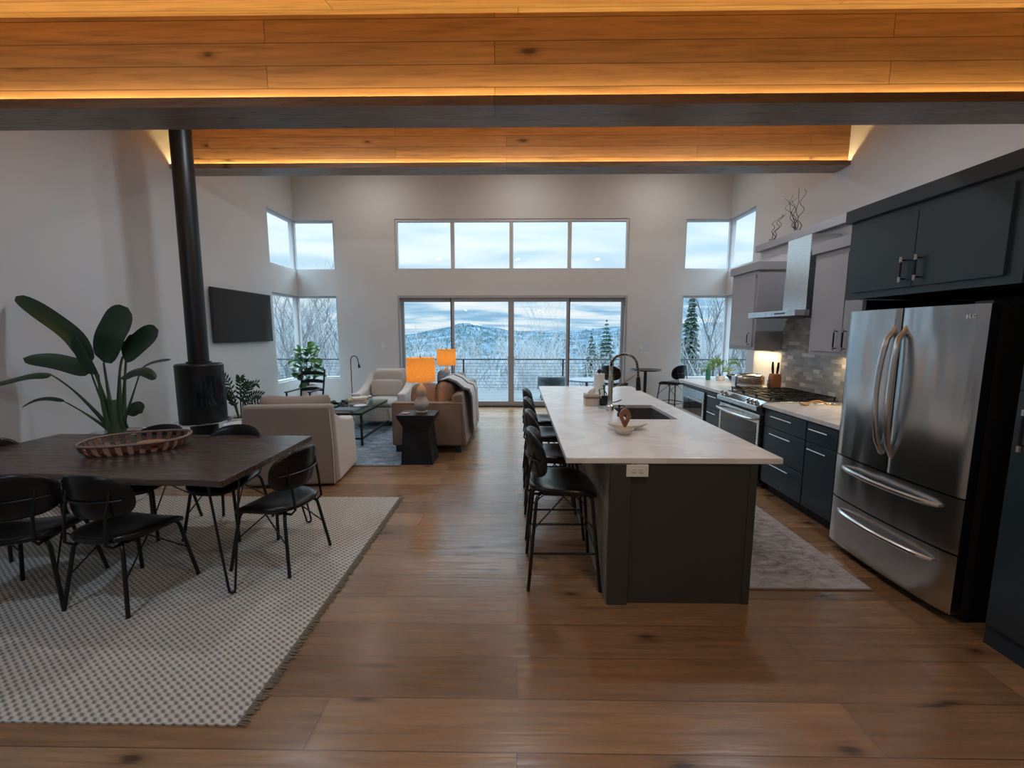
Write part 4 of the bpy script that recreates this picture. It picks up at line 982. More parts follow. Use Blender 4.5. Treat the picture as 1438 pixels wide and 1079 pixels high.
def gourd_lamp(x, y, lab):
    t = thing('table_lamp', lab, 'lamp', (x, y, .63), 0, 'gourd table lamps')
    MB().lathe([(.05,0),(.072,.004),(.072,.014),(.05,.024),(.07,.045),(.09,.08),(.094,.115),(.085,.15),(.058,.19),(.05,.205),(.062,.235),(.068,.265),(.06,.30),(.04,.335),(.022,.36),(.014,.375)], (0,0,0), 40).build('lamp_base', 'gourd', t, local=True)
    MB().lathe([(.175,.40),(.183,.40),(.178,.70),(.170,.70),(.175,.40)], (0,0,0), 48, capb=False, capt=False).build('lamp_shade', 'shade', t, local=True)
    MB().tube([(0,0,.37),(0,0,.70)], .004, 6).tube([(-.172,0,.685),(.172,0,.685)], .0025, 6).tube([(0,-.172,.685),(0,.172,.685)], .0025, 6).lathe([(.004,.70),(.01,.705),(.008,.72),(.002,.73)], seg=10).build('finial_rod', 'piping', t, local=True)
    MB().lathe([(.012,.43),(.03,.47),(.033,.50),(.02,.53),(.004,.54)], (0,0,0), 16).build('bulb', mat('bulb_glow', (1,.8,.5), .5, emit=(1,.62,.25), es=14) if 'bulb_glow' not in bpy.data.materials else bpy.data.materials['bulb_glow'], t, local=True)
    l = light('bulb_light', 'POINT', (0,0,0), 2.6, (1,.62,.3), None, .04); l.parent = t; l.location = (0,0,.55)
gourd_lamp(-1.235, 5.32, 'lit gourd lamp with orange drum shade on the near black side table')
gourd_lamp(-1.365, 8.02, 'lit orange-shaded lamp farther back, beyond the sofa cushions')
tag(MB().lathe([(.01,0),(.05,0),(.055,.006),(.05,.010),(.01,.010)], (-1.42,5.22,.63), 24).build('coaster', 'bowlwood'), 'round coaster beside the gourd lamp on the black side table', 'coaster')

# reading lamp
t = thing('reading_lamp', 'thin black gooseneck floor lamp standing beside the cream armchair', 'lamp', (-3.10, 7.75, 0))
g = [(-3.10,7.75,.02),(-3.10,7.75,1.05)] + [(-3.10+.075-.075*math.cos(a), 7.75-.03*math.sin(a/2), 1.12+.10*math.sin(a)) for a in [PI*i/8 for i in range(9)]] + [(-2.94,7.72,1.06)]
MB().tube(g, .008, 8).build('lamp_pole', 'black_metal', t)
MB().lathe([(.11,0),(.11,.012),(.01,.02)], (-3.10,7.75,.0), 28).build('lamp_foot', 'black_metal', t)
MB().tube([(-2.94,7.72,1.07),(-2.93,7.72,1.0)], [.014,.026], 12).build('lamp_head', 'black_metal', t)
MB().lathe([(.01,0),(.08,0),(.082,.008),(.08,.014),(.01,.014)], (-3.08,7.75,.50), 24).build('tray', 'white_ceramic', t)

# ladder-back rocking chair
rc = thing('rocking_chair', 'black ladder-back rocking chair in front of the fig plant', 'chair', (-3.64, 7.15, 0))
for x in (-3.84,-3.45):
    MB().tube([(x,7.28,.045),(x,7.30,.45),(x-.01*(1 if x<-3.6 else -1),7.42,.99)], .016, 8).build('back_post', 'black_metal', rc)
    MB().tube([(x,6.86,.045),(x,6.86,.66)], .016, 8).build('front_leg', 'black_metal', rc)
    MB().rbox((x,7.08,.665), (.055,.50,.02), (0,0,0)).build('armrest', 'black_metal', rc, bev=.006)
    MB().tube([(x,6.72,.07),(x,6.9,.026),(x,7.15,.017),(x,7.45,.035),(x,7.68,.095)], .0165, 8).build('rocker', 'black_metal', rc)
for z in (.92,.78,.64):
    y = 7.30+.12*(z-.45)/.54
    vs = []
    for i in range(9):
        u = i/8; x = -3.84+.39*u; dz_ = .022*math.sin(PI*u); yy = y+.03*math.sin(PI*u)
        vs += [(x,yy-.006,z-.025+dz_*.3),(x,yy+.006,z-.025+dz_*.3),(x,yy+.006,z+.025+dz_),(x,yy-.006,z+.025+dz_)]
    MB().add(vs, [(3,2,1,0),(32,33,34,35)] + [(4*i+k,4*i+(k+1)%4,4*i+4+(k+1)%4,4*i+4+k) for i in range(8) for k in range(4)]).build('back_slat', 'black_metal', rc)
MB().box(-3.86,-3.43,6.84,7.32,.40,.44).build('seat', 'black_metal', rc, bev=.01)
MB().tube([(-3.84,6.86,.2),(-3.45,6.86,.2)], .01, 6).tube([(-3.84,7.29,.2),(-3.45,7.29,.2)], .01, 6).build('stretcher', 'black_metal', rc)
MB().pad(.38,.40,.05,4,lambda x,y,z:(-3.645+x,7.06+y,.465+z)).build('seat_cushion', 'linen_white', rc)

# fiddle leaf fig
fg = thing('fiddle_leaf_fig', 'bright green fiddle leaf fig in a white planter by the corner window', 'plant', (-4.22, 8.35, 0))
MB().lathe([(.15,0),(.16,.01),(.175,.58),(.17,.60),(.155,.60),(.15,.55)], (-4.22,8.35,0), capt=False).build('planter', 'white_ceramic', fg)
MB().lathe([(.001,.56),(.155,.56)], (-4.22,8.35,0), capt=False, capb=False).build('soil', 'soil', fg)
rnd = random.Random(21)
for k in range(3):
    a = k*2.1; MB().tube([(-4.22,8.35,.55),(-4.22+.05*math.cos(a),8.35+.05*math.sin(a),.85),(-4.22+.14*math.cos(a),8.35+.12*math.sin(a),1.22)], [.012,.010,.006], 7).build('trunk', 'trunk', fg)
for i in range(78):
    a = rnd.random()*2*PI; u = rnd.random(); z = .68+.62*u; r = .05+.09*rnd.random(); L_ = rnd.uniform(.15,.25)
    p0 = Vector((-4.22+r*math.cos(a), 8.35+r*math.sin(a), z)); el = rnd.uniform(-.5,.9) if u < .75 else rnd.uniform(.3,1.2)
    d_ = Vector((math.cos(a)*math.cos(el), math.sin(a)*math.cos(el), math.sin(el))); p3 = p0+d_*L_+Vector((0,0,-.03)); B = [p0.lerp(p3,q)+Vector((0,0,.03*math.sin(PI*q))) for q in (0,.2,.4,.6,.8,.93,1)]
    MB().leaf(B, [.02,.07,.10,.13,.14,.09,.01], (.2,-.5,1), .2).build('leaf', 'leaf_bright' if (i % 3 == 0 or u > .8) else 'leaf_mid', fg, smooth=80)

# zz plant in white pot behind stove
zz = thing('zz_plant', 'dark arching leafy plant in a white pot behind the wood stove', 'plant', (-3.95, 5.85, 0))
MB().lathe([(.15,0),(.165,.02),(.19,.44),(.185,.46),(.17,.46),(.165,.42)], (-3.95,5.85,0), capt=False).build('pot', 'white_ceramic', zz)
MB().lathe([(.001,.43),(.17,.43)], (-3.95,5.85,0), capt=False, capb=False).build('soil', 'soil', zz)
rnd = random.Random(5)
ends = [(-.22,-.05,1.03),(.02,.02,1.0),(.20,-.08,.92),(.55,-.1,.70),(.62,.05,.62),(.38,-.12,.78),(-.35,.05,.85),(.1,.25,.9),(-.1,-.22,.82)]
for dx, dy, z in ends:
    pts = arc((-3.95+dx*.12,5.85+dy*.12,.43), (-3.95+dx*.45,5.85+dy*.45,z+.06), (-3.95+dx,5.85+dy,z), 12)
    sto = MB().tube(pts, [.010-.0006*i for i in range(13)], 6).build('leaf_stalk', 'stem', zz)
    lf = MB()
    for i in range(3, 13):
        t_ = (pts[min(i+1,12)]-pts[i-1]).normalized(); sd = t_.cross(Vector((0,-1,.3))).normalized()
        for s_ in (-1,1):
            q = pts[i]+(sd*s_*.8+t_*.6)*.085; lf.leaf([pts[i], pts[i].lerp(q,.5), q], [.008,.034,.004], (0,-1,.5), .2)
    lf.build('leaflets', 'leaf', sto)
# white accent table
t = thing('accent_table', 'small white round accent table with a wooden leg beside the slipcovered armchair', 'table', (-3.27, 4.85, 0))
MB().lathe([(.01,.555),(.17,.555),(.19,.57),(.19,.58),(.01,.58)], (-3.27,4.85,0)).build('table_top', 'white_ceramic', t)
for a in (0.3, 2.4, 4.5): MB().tube([(-3.27+.05*math.cos(a),4.85+.05*math.sin(a),.556),(-3.27+.15*math.cos(a),4.85+.15*math.sin(a),0)], .014, 8).build('leg', 'bowlwood', t)

# television
t = thing('television', 'wall-mounted flat black television on the left wall', 'tv', (XL+.05, 7.28, 1.49))
MB().box(XL+.035,XL+.07,6.50,8.06,1.485,2.35).build('tv_body', 'black_plastic', t, smooth=0, bev=.004)
MB().box(XL+.07,XL+.073,6.51,8.05,1.50,2.34).build('screen', 'screen', t, smooth=0)
MB().box(XL,XL+.035,7.1,7.5,1.75,2.1).build('wall_mount', 'black_plastic', t, smooth=0)

# switches
def plate(x, z, w, h, lab, n):
    t = thing('wall_switch', lab, 'switch', (x, YB, z)); MB().box(x-w/2,x+w/2,YB-.007,YB,z-h/2,z+h/2).build('plate', 'white_plastic', t, smooth=0, bev=.002)
    for i in range(n):
        cx3 = x+(i-(n-1)/2)*.045; MB().box(cx3-.014,cx3+.014,YB-.012,YB-.007,z-.03,z+.03).build('rocker', 'white_plastic', t, smooth=0)
plate(2.68,1.33,.075,.12,'single white switch plate, the upper one above the bistro table',1)
plate(2.76,1.17,.19,.12,'wide white switch plate, the lower one above the bistro table',3)
plate(-2.95,1.36,.075,.12,'single white switch plate beside the glass door, above the reading lamp side',1)

# ------------------------------------------------------------------ island
isl = thing('island_cabinet', 'dark grey kitchen island cabinet with weathered wood stool side', 'cabinet', (.98, 4.0, 0))
MB().box(.56,1.40,2.42,5.52,.0,.885).build('cabinet_body', 'island_cab', isl, smooth=0, bev=.002)
MB().box(.545,.56,2.42,5.52,0,.885).build('side_panel', M['barn'], isl, smooth=0)
isl.children[-1]['label'] = 'weathered wood panel'
MB().box(.545,.665,2.385,2.42,0,.885).build('end_stile', 'island_cab', isl, smooth=0, bev=.002)
MB().box(1.365,1.41,2.40,2.42,0,.885).build('end_stile', 'island_cab', isl, smooth=0, bev=.002)
MB().box(.665,1.365,2.408,2.42,0,.885).build('end_panel', 'island_cab', isl, smooth=0)
for k, y in enumerate((2.50,3.10,4.30,4.92)):
    dd = MB().box(1.40,1.42,y,y+.57,.11,.87).build('cabinet_door', 'island_cab', isl, smooth=0, bev=.003)
    MB().tube([(1.42,y+.08,.62),(1.45,y+.08,.62),(1.45,y+.08,.78),(1.42,y+.08,.78)], .005, 6).build('handle', 'handle', dd)
ol = thing('power_outlet', 'white double power outlet on the end of the island', 'outlet', (.70, 2.40, .78))
MB().box(.636,.764,2.378,2.386,.812,.884).build('plate', 'white_plastic', ol, smooth=0, bev=.002)
MB().box(.636,.764,2.386,2.408,.815,.88).build('outlet_box', 'white_plastic', ol, smooth=0)
mb = MB()
for cx3 in (.678,.722):
    MB().pad(.036,.034,.004,3,lambda x,y,z,cx3=cx3:(cx3+x,2.378-z,.848+y), seg=20, rings=3).build('socket', 'white_plastic', ol)
    mb.box(cx3-.006,cx3-.0045,2.3745,2.3765,.852,.860).box(cx3+.0045,cx3+.006,2.3745,2.3765,.852,.860).box(cx3-.002,cx3+.002,2.3745,2.3765,.838,.842)
mb.build('slot', 'black_plastic', ol, smooth=0)
it = thing('island_countertop', 'long pale quartz countertop on the kitchen island', 'countertop', (.92, 4.05, .885))
mb = MB(); x0,x1,y0,y1 = .285,1.55,2.395,5.70; sx0,sx1,sy0,sy1 = .93,1.36,3.50,4.22
for a, b, c, d_ in ((x0,sx0,y0,y1),(sx1,x1,y0,y1),(sx0,sx1,y0,sy0),(sx0,sx1,sy1,y1)): mb.box(a,b,c,d_,.885,.922)
# one welded ring instead of loose slabs
xs_ = [x0,sx0,sx1,x1]; ys_ = [y0,sy0,sy1,y1]; vs = [(x,y,z) for z in (.885,.922) for y in ys_ for x in xs_]; fs = []
for j in range(3):
    for i in range(3):
        if i == 1 and j == 1: continue
        a = j*4+i; fs.append((a,a+4,a+5,a+1)); fs.append((16+a,16+a+1,16+a+5,16+a+4))
def side(a, b): fs.append((a,b,16+b,16+a))
for i in range(3): side(i,i+1); side(12+i+1,12+i); side(4*(i+1),4*i); side(4*i+3,4*(i+1)+3)
side(6,5); side(5,9); side(9,10); side(10,6)
MB().add(vs, fs).build('worktop', 'marble', it, smooth=0, bev=.005)
sk = thing('kitchen_sink', 'dark undermount sink set into the island countertop', 'sink', (1.145, 3.86, .68))
w = .012; zb, zt_ = .68, .884
MB().box(sx0-w,sx1+w,sy0-w,sy1+w,zb-w,zb).box(sx0-w,sx0,sy0-w,sy1+w,zb,zt_).box(sx1,sx1+w,sy0-w,sy1+w,zb,zt_).box(sx0,sx1,sy0-w,sy0,zb,zt_).box(sx0,sx1,sy1,sy1+w,zb,zt_).build('basin', mat('granite_basin', (.085,.09,.095), .35), sk, smooth=0)
MB().lathe([(.01,.002),(.045,.002),(.045,.006),(.01,.004)], (1.145,3.86,zb), 20).build('drain', 'chrome', sk)
# cut the sink well out of the cabinet body by building the body around it
bod = [o for o in isl.children if o.name.startswith('cabinet_body')][0]; me = bpy.data.meshes.new('cabinet_body')
mb = MB(); mb.box(.56,1.40,2.42,3.46,0,.885).box(.56,1.40,4.26,5.52,0,.885).box(.56,1.40,3.46,4.26,0,.655).box(.56,.90,3.46,4.26,.655,.885).box(1.385,1.40,3.46,4.26,.655,.885)
me.from_pydata([(p[0]-.98,p[1]-4.0,p[2]) for p in mb.v], [], mb.f); me.materials.append(M['island_cab']); bod.data = me; bod.modifiers.clear()
# faucet
fc = thing('kitchen_faucet', 'tall chrome spring-neck faucet behind the island sink', 'faucet', (.862, 3.88, .922))
fx, fy2 = .862, 3.88
MB().lathe([(.034,0),(.034,.05),(.022,.06),(.022,.30),(.018,.31),(.018,.42)], (fx,fy2,.922), 20).build('faucet_body', 'chrome', fc)
hose = [(fx,fy2,1.33)] + [(fx+.115-.115*math.cos(a), fy2-.03*math.sin(a/2), 1.35+.10*math.sin(a)) for a in [PI*i/14 for i in range(1,14)]] + [(fx+.24,fy2-.03,1.30),(fx+.245,fy2-.03,1.23)]
MB().tube(hose, .011, 8).build('spring_neck', 'blackhandle', fc)
sp = MB(); L_ = len(hose)
for i in range(1, L_-1):
    for q in (0,.33,.66):
        p = Vector(hose[i]).lerp(Vector(hose[i+1]), q); d_ = (Vector(hose[i+1])-Vector(hose[i-1])).normalized(); u = d_.orthogonal().normalized(); v_ = d_.cross(u)
        sp.tube([p+(u*math.cos(2*PI*k/10)+v_*math.sin(2*PI*k/10))*.0135 for k in range(10)], .0022, 4, closed=True)
sp.build('spring_coil', 'chrome', fc)
MB().tube([(fx+.245,fy2-.03,1.24),(fx+.25,fy2-.03,1.12)], [.018,.024], 12).build('spray_head', 'blackhandle', fc)
MB().tube([(fx+.01,fy2,1.14),(fx+.12,fy2-.02,1.19),(fx+.235,fy2-.03,1.27)], .007, 8).build('support_arm', 'chrome', fc)
MB().tube([(fx+.02,fy2,1.0),(fx+.06,fy2-.01,1.01),(fx+.10,fy2-.02,1.03)], .006, 8).build('handle', 'chrome', fc)
t = thing('soap_dispenser', 'small dark soap pump beside the island sink', 'dispenser', (.92, 3.66, .922))
MB().lathe([(.016,0),(.016,.03),(.008,.035),(.008,.08),(.012,.085),(.012,.10),(.003,.105)], (.885,3.62,.922), 14).build('pump', 'blackhandle', t)
MB().tube([(.885,3.62,1.015),(.92,3.62,1.02),(.935,3.62,1.005)], .005, 6).build('spout', 'blackhandle', t)
# paper towel
t = thing('paper_towel_roll', 'upright white paper towel roll at the far end of the island', 'paper towel', (.90, 4.62, .922))
MB().lathe([(.07,.012),(.07,.015),(.058,.016),(.058,.275),(.02,.275)], (.90,4.62,.922), 28).build('roll', 'paper', t)
MB().lathe([(.075,0),(.075,.012),(.012,.014),(.008,.28),(.02,.285),(.028,.30),(.022,.32),(.005,.33)], (.90,4.62,.922), 20).build('holder', 'black_plastic', t)
# tissue box
t = thing('tissue_box', 'beige tissue box with a printed brown band on the island', 'box', (.74, 4.17, .922))
MB().box(.67,.81,4.11,4.24,.922,1.045).build('box_body', 'tissuebox', t, smooth=0, bev=.004)
MB().box(.668,.812,4.108,4.242,.998,1.018).build('band', 'tissueband', t, smooth=0)
MB().pad(.07,.05,.06,2.3,lambda x,y,z:(.74+x+.01*math.sin(40*y),4.175+y,1.06+z+.01*math.sin(60*x)), seg=18, rings=4).build('tissue', 'paper', t)
# caddy with bottles
t = thing('dish_caddy', 'black sponge caddy between the tissue box and the faucet', 'caddy', (.845, 4.20, .922))
MB().pad(.11,.09,.10,4,lambda x,y,z:(.87+x,4.20+y,.972+z), prof=8).build('caddy_body', 'black_plastic', t)
MB().tube([(.83,4.2,1.02),(.82,4.2,1.08),(.86,4.2,1.09),(.90,4.2,1.03)], .006, 6).build('handle', 'black_plastic', t)
t = thing('dish_brush', 'green handled dish brush standing in the black caddy', 'brush', (.88, 4.20, 1.0))
MB().tube([(.875,4.20,1.015),(.872,4.20,1.07),(.868,4.2,1.12)], [.006,.009,.013], 8).build('handle', 'green', t)
MB().lathe([(.016,0),(.018,.012),(.010,.018)], (.868,4.2,1.115), 12).build('brush_head', 'green', t)
t = thing('soap_bottle', 'small clear soap bottle next to the faucet base', 'bottle', (.80, 4.00, .922))
MB().lathe([(.022,0),(.026,.01),(.026,.07),(.010,.09),(.010,.10)], (.80,4.0,.922), 16).build('bottle_body', 'tableglass', t)
MB().lathe([(.006,.10),(.006,.12),(.014,.122),(.014,.130),(.003,.132)], (.80,4.0,.922), 12).build('pump', 'chrome', t)
# shallow bowls
def bowl(name, x, y, r, h, lab, flare=1.0):
    return tag(MB().lathe([(r*.35,0),(r*.55,.002),(r*.85,h*.6),(r,h),(r*.95,h),(r*.78,h*.6),(r*.45,.010),(.002,.008)], (x,y,.922), 36, capt=False).build(name, 'stoneware'), lab, 'bowl')
bowl('dip_bowl', .765, 2.98, .075, .045, 'small round cream bowl in front of the carved wooden ornament')
t = MB().pad(.30,.14,.03,2.2,lambda x,y,z:(.83+x,3.14+y,.938+z+.14*(x/.15)**2*.20+.05*(y/.07)**2*.3)); tag(t.build('oblong_dish', 'stoneware'), 'oblong cream dish behind the small round bowl on the island', 'dish')
# carved teardrop ornament
def sculp(t_):
    pts = []
    for k in range(28):
        a = 2*PI*k/28; r = .042*(1+.0*math.cos(a)); x = r*math.sin(a); z = .060*math.cos(a)
        if z < 0: x *= (1+z/.075*.75); z *= 1.35
        pts.append(Vector((.79+x, 3.05, 1.035+z)))
    return pts
t = thing('wooden_ornament', 'carved brown teardrop ornament with a hole standing by the bowls', 'ornament', (.79, 3.05, .93))
ou = sculp(0); c0 = Vector((.79,3.05,1.035)); vs = []
for p in ou:
    q = c0+(p-c0)*.34
    for yy in (-.013,.013): vs.append((p.x,p.y+yy,p.z))
    for yy in (-.013,.013): vs.append((q.x,q.y+yy,q.z))
fs = []
for k in range(28):
    a, b_ = 4*k, 4*((k+1)%28); fs += [(a,a+1,b_+1,b_),(a+2,b_+2,b_+3,a+3),(a,b_,b_+2,a+2),(a+1,a+3,b_+3,b_+1)]
MB().add(vs, fs).build('carving', 'sculpt', t, bev=.005, smooth=50)
MB().tube([(.79,3.05,.955),(.79,3.05,.935)], [.008,.012], 10).build('foot', 'sculpt', t)

# ------------------------------------------------------------------ kitchen run
XF = 2.57   # front of base doors
def drawer(parent, y0, y1, z0, z1, m='dark_cab', hand='bar', shaker=False, x=XF, nm='drawer'):
    g = .004; dw = MB().box(x-.02,x,y0+g,y1-g,z0+g,z1-g)
    o = dw.build(nm, m, parent, smooth=0, bev=.002)
    if hand:
        w = min(.16,(y1-y0)*.30); c = (y0+y1)/2; zh = z1-.055
        h = MB().tube([(x-.052,c-w,zh),(x-.052,c+w,zh)], .0065, 8).tube([(x-.02,c-w*.75,zh),(x-.052,c-w*.75,zh)], .004, 6).tube([(x-.02,c+w*.75,zh),(x-.052,c+w*.75,zh)], .004, 6)
        h.build('handle', 'handle', o)
    return o
def basecab(label, y0, y1, rows, end=0):
    t = thing('base_cabinet', label, 'cabinet', ((XF+3.38)/2, (y0+y1)/2, 0))
    MB().box(XF+.001,3.36,y0+.002,y1-.002,.10,.882).build('cabinet_body', 'dark_cab', t, smooth=0)
    MB().box(XF+.06,3.36,y0+.002,y1-.002,0,.10).build('toe_kick', 'toe', t, smooth=0)
    for z0, z1 in rows: drawer(t, y0, y1, z0, z1)
    return t
basecab('dark base cabinet with three drawers between the range and the narrow unit', 3.67, 4.30, [(.11,.395),(.395,.70),(.70,.875)])
nb = basecab('narrow dark base cabinet beside the refrigerator', 3.30, 3.665, [(.11,.70),(.70,.875)])
basecab('dark base cabinet with two drawers between the range and the microwave drawer', 5.22, 5.62, [(.11,.66),(.66,.875)])
# end cabinet with built-in microwave
t = thing('base_cabinet', 'dark base cabinet at the window end holding the built-in microwave', 'cabinet', (3.0, 6.1, 0))
MB().box(XF+.001,3.36,5.63,5.69,.10,.882).box(XF+.001,3.36,6.46,6.52,.10,.882).box(XF+.001,3.36,5.69,6.46,.84,.882).box(XF+.001,3.36,5.69,6.46,.10,.43).build('cabinet_body', 'dark_cab', t, smooth=0)
MB().box(XF+.06,3.36,5.63,6.52,0,.10).build('toe_kick', 'toe', t, smooth=0)
drawer(t, 5.69, 6.46, .11, .43)
mw = thing('microwave_drawer', 'stainless microwave drawer with dark window at the far end of the counter', 'microwave', (2.8, 6.07, .44))
MB().box(XF+.005,3.1,5.70,6.45,.435,.835).build('microwave_body', 'black_plastic', mw, smooth=0)
MB().box(XF-.03,XF+.005,5.70,6.45,.72,.835).build('control_panel', 'steel_hood', mw, smooth=0, bev=.002)
dd = MB().box(XF-.03,XF+.005,5.70,6.45,.435,.715).build('drawer_front', 'steel_hood', mw, smooth=0, bev=.002)
MB().box(XF-.033,XF-.03,5.76,6.39,.49,.68).build('window', 'blackglass', dd, smooth=0)
# counters
ZC = .885
c1 = tag(MB().prism([(2.53,5.205),(3.38,5.205),(3.38,6.12),(4.0,6.12),(4.0,6.60),(2.53,6.60)], ZC, .925).build('kitchen_countertop', 'marble', smooth=0, bev=.004), 'pale quartz counter on the window side of the range', 'countertop')
c2 = tag(MB().box(2.53,3.38,3.215,4.315,ZC,.925).build('kitchen_countertop', 'marble', smooth=0, bev=.004), 'pale quartz counter between the range and the refrigerator', 'countertop')
c2['label'] = 'pale quartz counter between the range and the refrigerator'
t = thing('base_cabinet', 'dark cabinet end under the counter return by the kitchen end window', 'cabinet', (3.7, 6.36, 0))
MB().box(3.365,3.95,6.14,6.56,0,.884).build('cabinet_body', 'dark_cab', t, smooth=0, bev=.002)
MB().box(3.38,3.94,6.13,6.139,.12,.87).build('side_panel', 'dark_cab', t, smooth=0, bev=.002)

# range
ra = thing('gas_range', 'stainless gas range with black grates and front knobs', 'range', (2.95, 4.76, 0))
ya, yb = 4.325, 5.195
MB().box(2.56,3.36,ya,yb,.06,.90).build('range_body', 'black_metal', ra, smooth=0, bev=.002)
MB().box(2.60,3.34,ya+.01,yb-.01,0,.06).build('toe_kick', 'toe', ra, smooth=0)
# sloped control panel
mb = MB(); pr = [(2.56,.80),(2.475,.84),(2.475,.885),(2.58,.935),(3.36,.935),(3.36,.90),(2.56,.90)]
vs = [(x,ya,z) for x,z in pr]+[(x,yb,z) for x,z in pr]; n_ = len(pr)
mb.add(vs, [tuple(range(n_)), tuple(range(2*n_-1,n_-1,-1))]+[(i,n_+i,n_+(i+1)%n_,(i+1)%n_) for i in range(n_)])
cp = mb.build('cooktop', 'steel_hood', ra, smooth=0, bev=.002)
for y in (ya+.07,ya+.145,ya+.22,yb-.15,yb-.07):
    p = Vector((2.515,y,.905)); nrm = Vector((-.43,0,.9)).normalized()
    MB().tube([p, p+nrm*.012, p+nrm*.014, p+nrm*.042], [.026,.026,.020,.018], 16).build('knob', 'handle', ra)
MB().add([(2.492,ya+.28,.8955),(2.492,yb-.22,.8955),(2.565,yb-.22,.9300),(2.565,ya+.28,.9300)], [(0,3,2,1)]).build('display_panel', 'screen', ra, smooth=0)
dr = MB().box(2.515,2.56,ya+.005,yb-.005,.22,.795).build('oven_door', 'steel_hood', ra, smooth=0, bev=.003)
MB().box(2.511,2.515,ya+.05,yb-.05,.26,.70).build('oven_window', 'blackglass', dr, smooth=0)
hp = [(2.515,ya+.03,.75),(2.46,ya+.05,.745)] + [(2.455-.03*math.sin(PI*i/8), ya+.05+(yb-ya-.10)*i/8, .742) for i in range(1,8)] + [(2.46,yb-.05,.745),(2.515,yb-.03,.75)]
MB().tube(hp, .015, 10).build('handle', 'handle', dr)
MB().box(2.52,2.56,ya+.005,yb-.005,.07,.21).build('warming_drawer', 'steel_hood', ra, smooth=0, bev=.003)
MB().box(2.60,3.33,ya+.02,yb-.02,.935,.941).build('burner_tray', 'black_metal', ra, smooth=0)
for k in range(3):
    g0 = ya+.035+k*.268; g1 = g0+.262; gr = MB(); z0, z1 = .966, .980
    gr.box(2.63,3.31,g0,g0+.014,z0,z1).box(2.63,3.31,g1-.014,g1,z0,z1).box(2.63,2.644,g0,g1,z0,z1).box(3.296,3.31,g0,g1,z0,z1)
    for x in (2.74,2.85,2.96,3.07,3.18): gr.box(x,x+.011,g0,g1,z0,z1)
    gr.box(2.63,3.31,(g0+g1)/2-.005,(g0+g1)/2+.006,z0,z1)
    for x in (2.632,2.96,3.294):
        for y in (g0+.002,g1-.014): gr.box(x,x+.012,y,y+.012,.941,z0)
    gr.build('grate', 'black_metal', ra, smooth=0)
for x, y in ((2.80,4.47),(3.14,4.47),(2.97,4.76),(2.80,5.03),(3.14,5.03)):
    MB().lathe([(.05,0),(.05,.008),(.034,.009),(.034,.017),(.002,.018)], (x,y,.941), 20).build('burner', 'black_metal', ra)

# hood
hd = thing('range_hood', 'stainless chimney range hood above the gas range', 'range hood', (3.1, 4.85, 1.80))
MB().box(2.87,3.40,4.45,5.34,1.825,1.885).build('canopy', 'steel_hood', hd, smooth=0, bev=.002)
MB().box(2.92,3.38,4.5,5.29,1.818,1.826).build('filter', 'black_metal', hd, smooth=0)
MB().box(3.08,3.40,4.60,5.00,1.885,2.22).build('lower_chimney', 'steel_hood', hd, smooth=0, bev=.002)
MB().box(3.085,3.40,4.605,4.995,2.22,2.68).build('upper_chimney', 'steel_hood', hd, smooth=0, bev=.002)
MB().box(2.867,2.87,4.62,4.80,1.848,1.862).build('badge', 'black_plastic', hd, smooth=0)

# upper cabinets
def shaker(parent, x, y0, y1, z0, z1, m, hy, hz0, hz1, hm='blackhandle'):
    o = MB().box(x-.018,x,y0,y1,z0,z1).build('cabinet_door', m, parent, smooth=0, bev=.0015)
    if hy is not None:
        MB().tube([(x-.05,hy,hz0-.02),(x-.05,hy,hz1+.02)], .0065, 8).tube([(x-.018,hy,hz0),(x-.05,hy,hz0)], .005, 6).tube([(x-.018,hy,hz1),(x-.05,hy,hz1)], .005, 6).build('handle', hm, o)
        MB().tube([(x-.05,hy,hz0-.02),(x-.05,hy,hz0+.012)], .0085, 8).tube([(x-.05,hy,hz1+.02),(x-.05,hy,hz1-.012)], .0085, 8).build('handle_cap', 'handle', o)
    return o
def upper(label, y0, y1, xf, z0, z1, m, doors, crown=.10, xb=3.375):
    t = thing('wall_cabinet', label, 'cabinet', ((xf+xb)/2, (y0+y1)/2, z0))
    MB().box(xf,xb,y0,y1,z0,z1-crown).build('cabinet_body', m, t, smooth=0, bev=.001)
    MB().box(xf-.035,xb,y0-.02,y1+.02,z1-crown,z1).build('crown', m, t, smooth=0, bev=.002)
    for a, b, hy, h0, h1 in doors:
        shaker(t, xf-.001, a, b, z0+.045, z1-crown-.05, m, hy, h0, h1)
    # face frame lines
    return t
upper('taupe wall cabinet beside the kitchen end window', 5.44, 6.09, 3.03, 1.42, 2.53, 'taupe_cab', [(5.49,6.04,5.54,1.50,1.64)])
upper('taupe wall cabinet between the range hood and the dark refrigerator surround', 3.42, 4.43, 3.03, 1.42, 2.53, 'taupe_cab', [(3.98,4.39,4.03,1.50,1.66),(3.46,3.97,3.92,1.50,1.66)])
fcab = upper('dark two-door cabinet above the refrigerator', 2.13, 3.245, 2.46, 1.89, 2.53, 'dark_cab', [(2.70,3.17,2.75,1.985,2.10),(2.20,2.695,2.65,1.985,2.10)], .09)
# side gable of the fridge surround
t = thing('refrigerator_gable_board', 'dark end board between the refrigerator and the narrow base cabinet', 'panel', (2.9, 3.26, 0))
MB().box(2.56,3.375,3.17,3.205,0,1.885).build('gable', 'dark_cab', t, smooth=0)
MB().box(2.58,3.375,3.17,3.205,0,.004).build('foot_strip', 'toe', t, smooth=0)
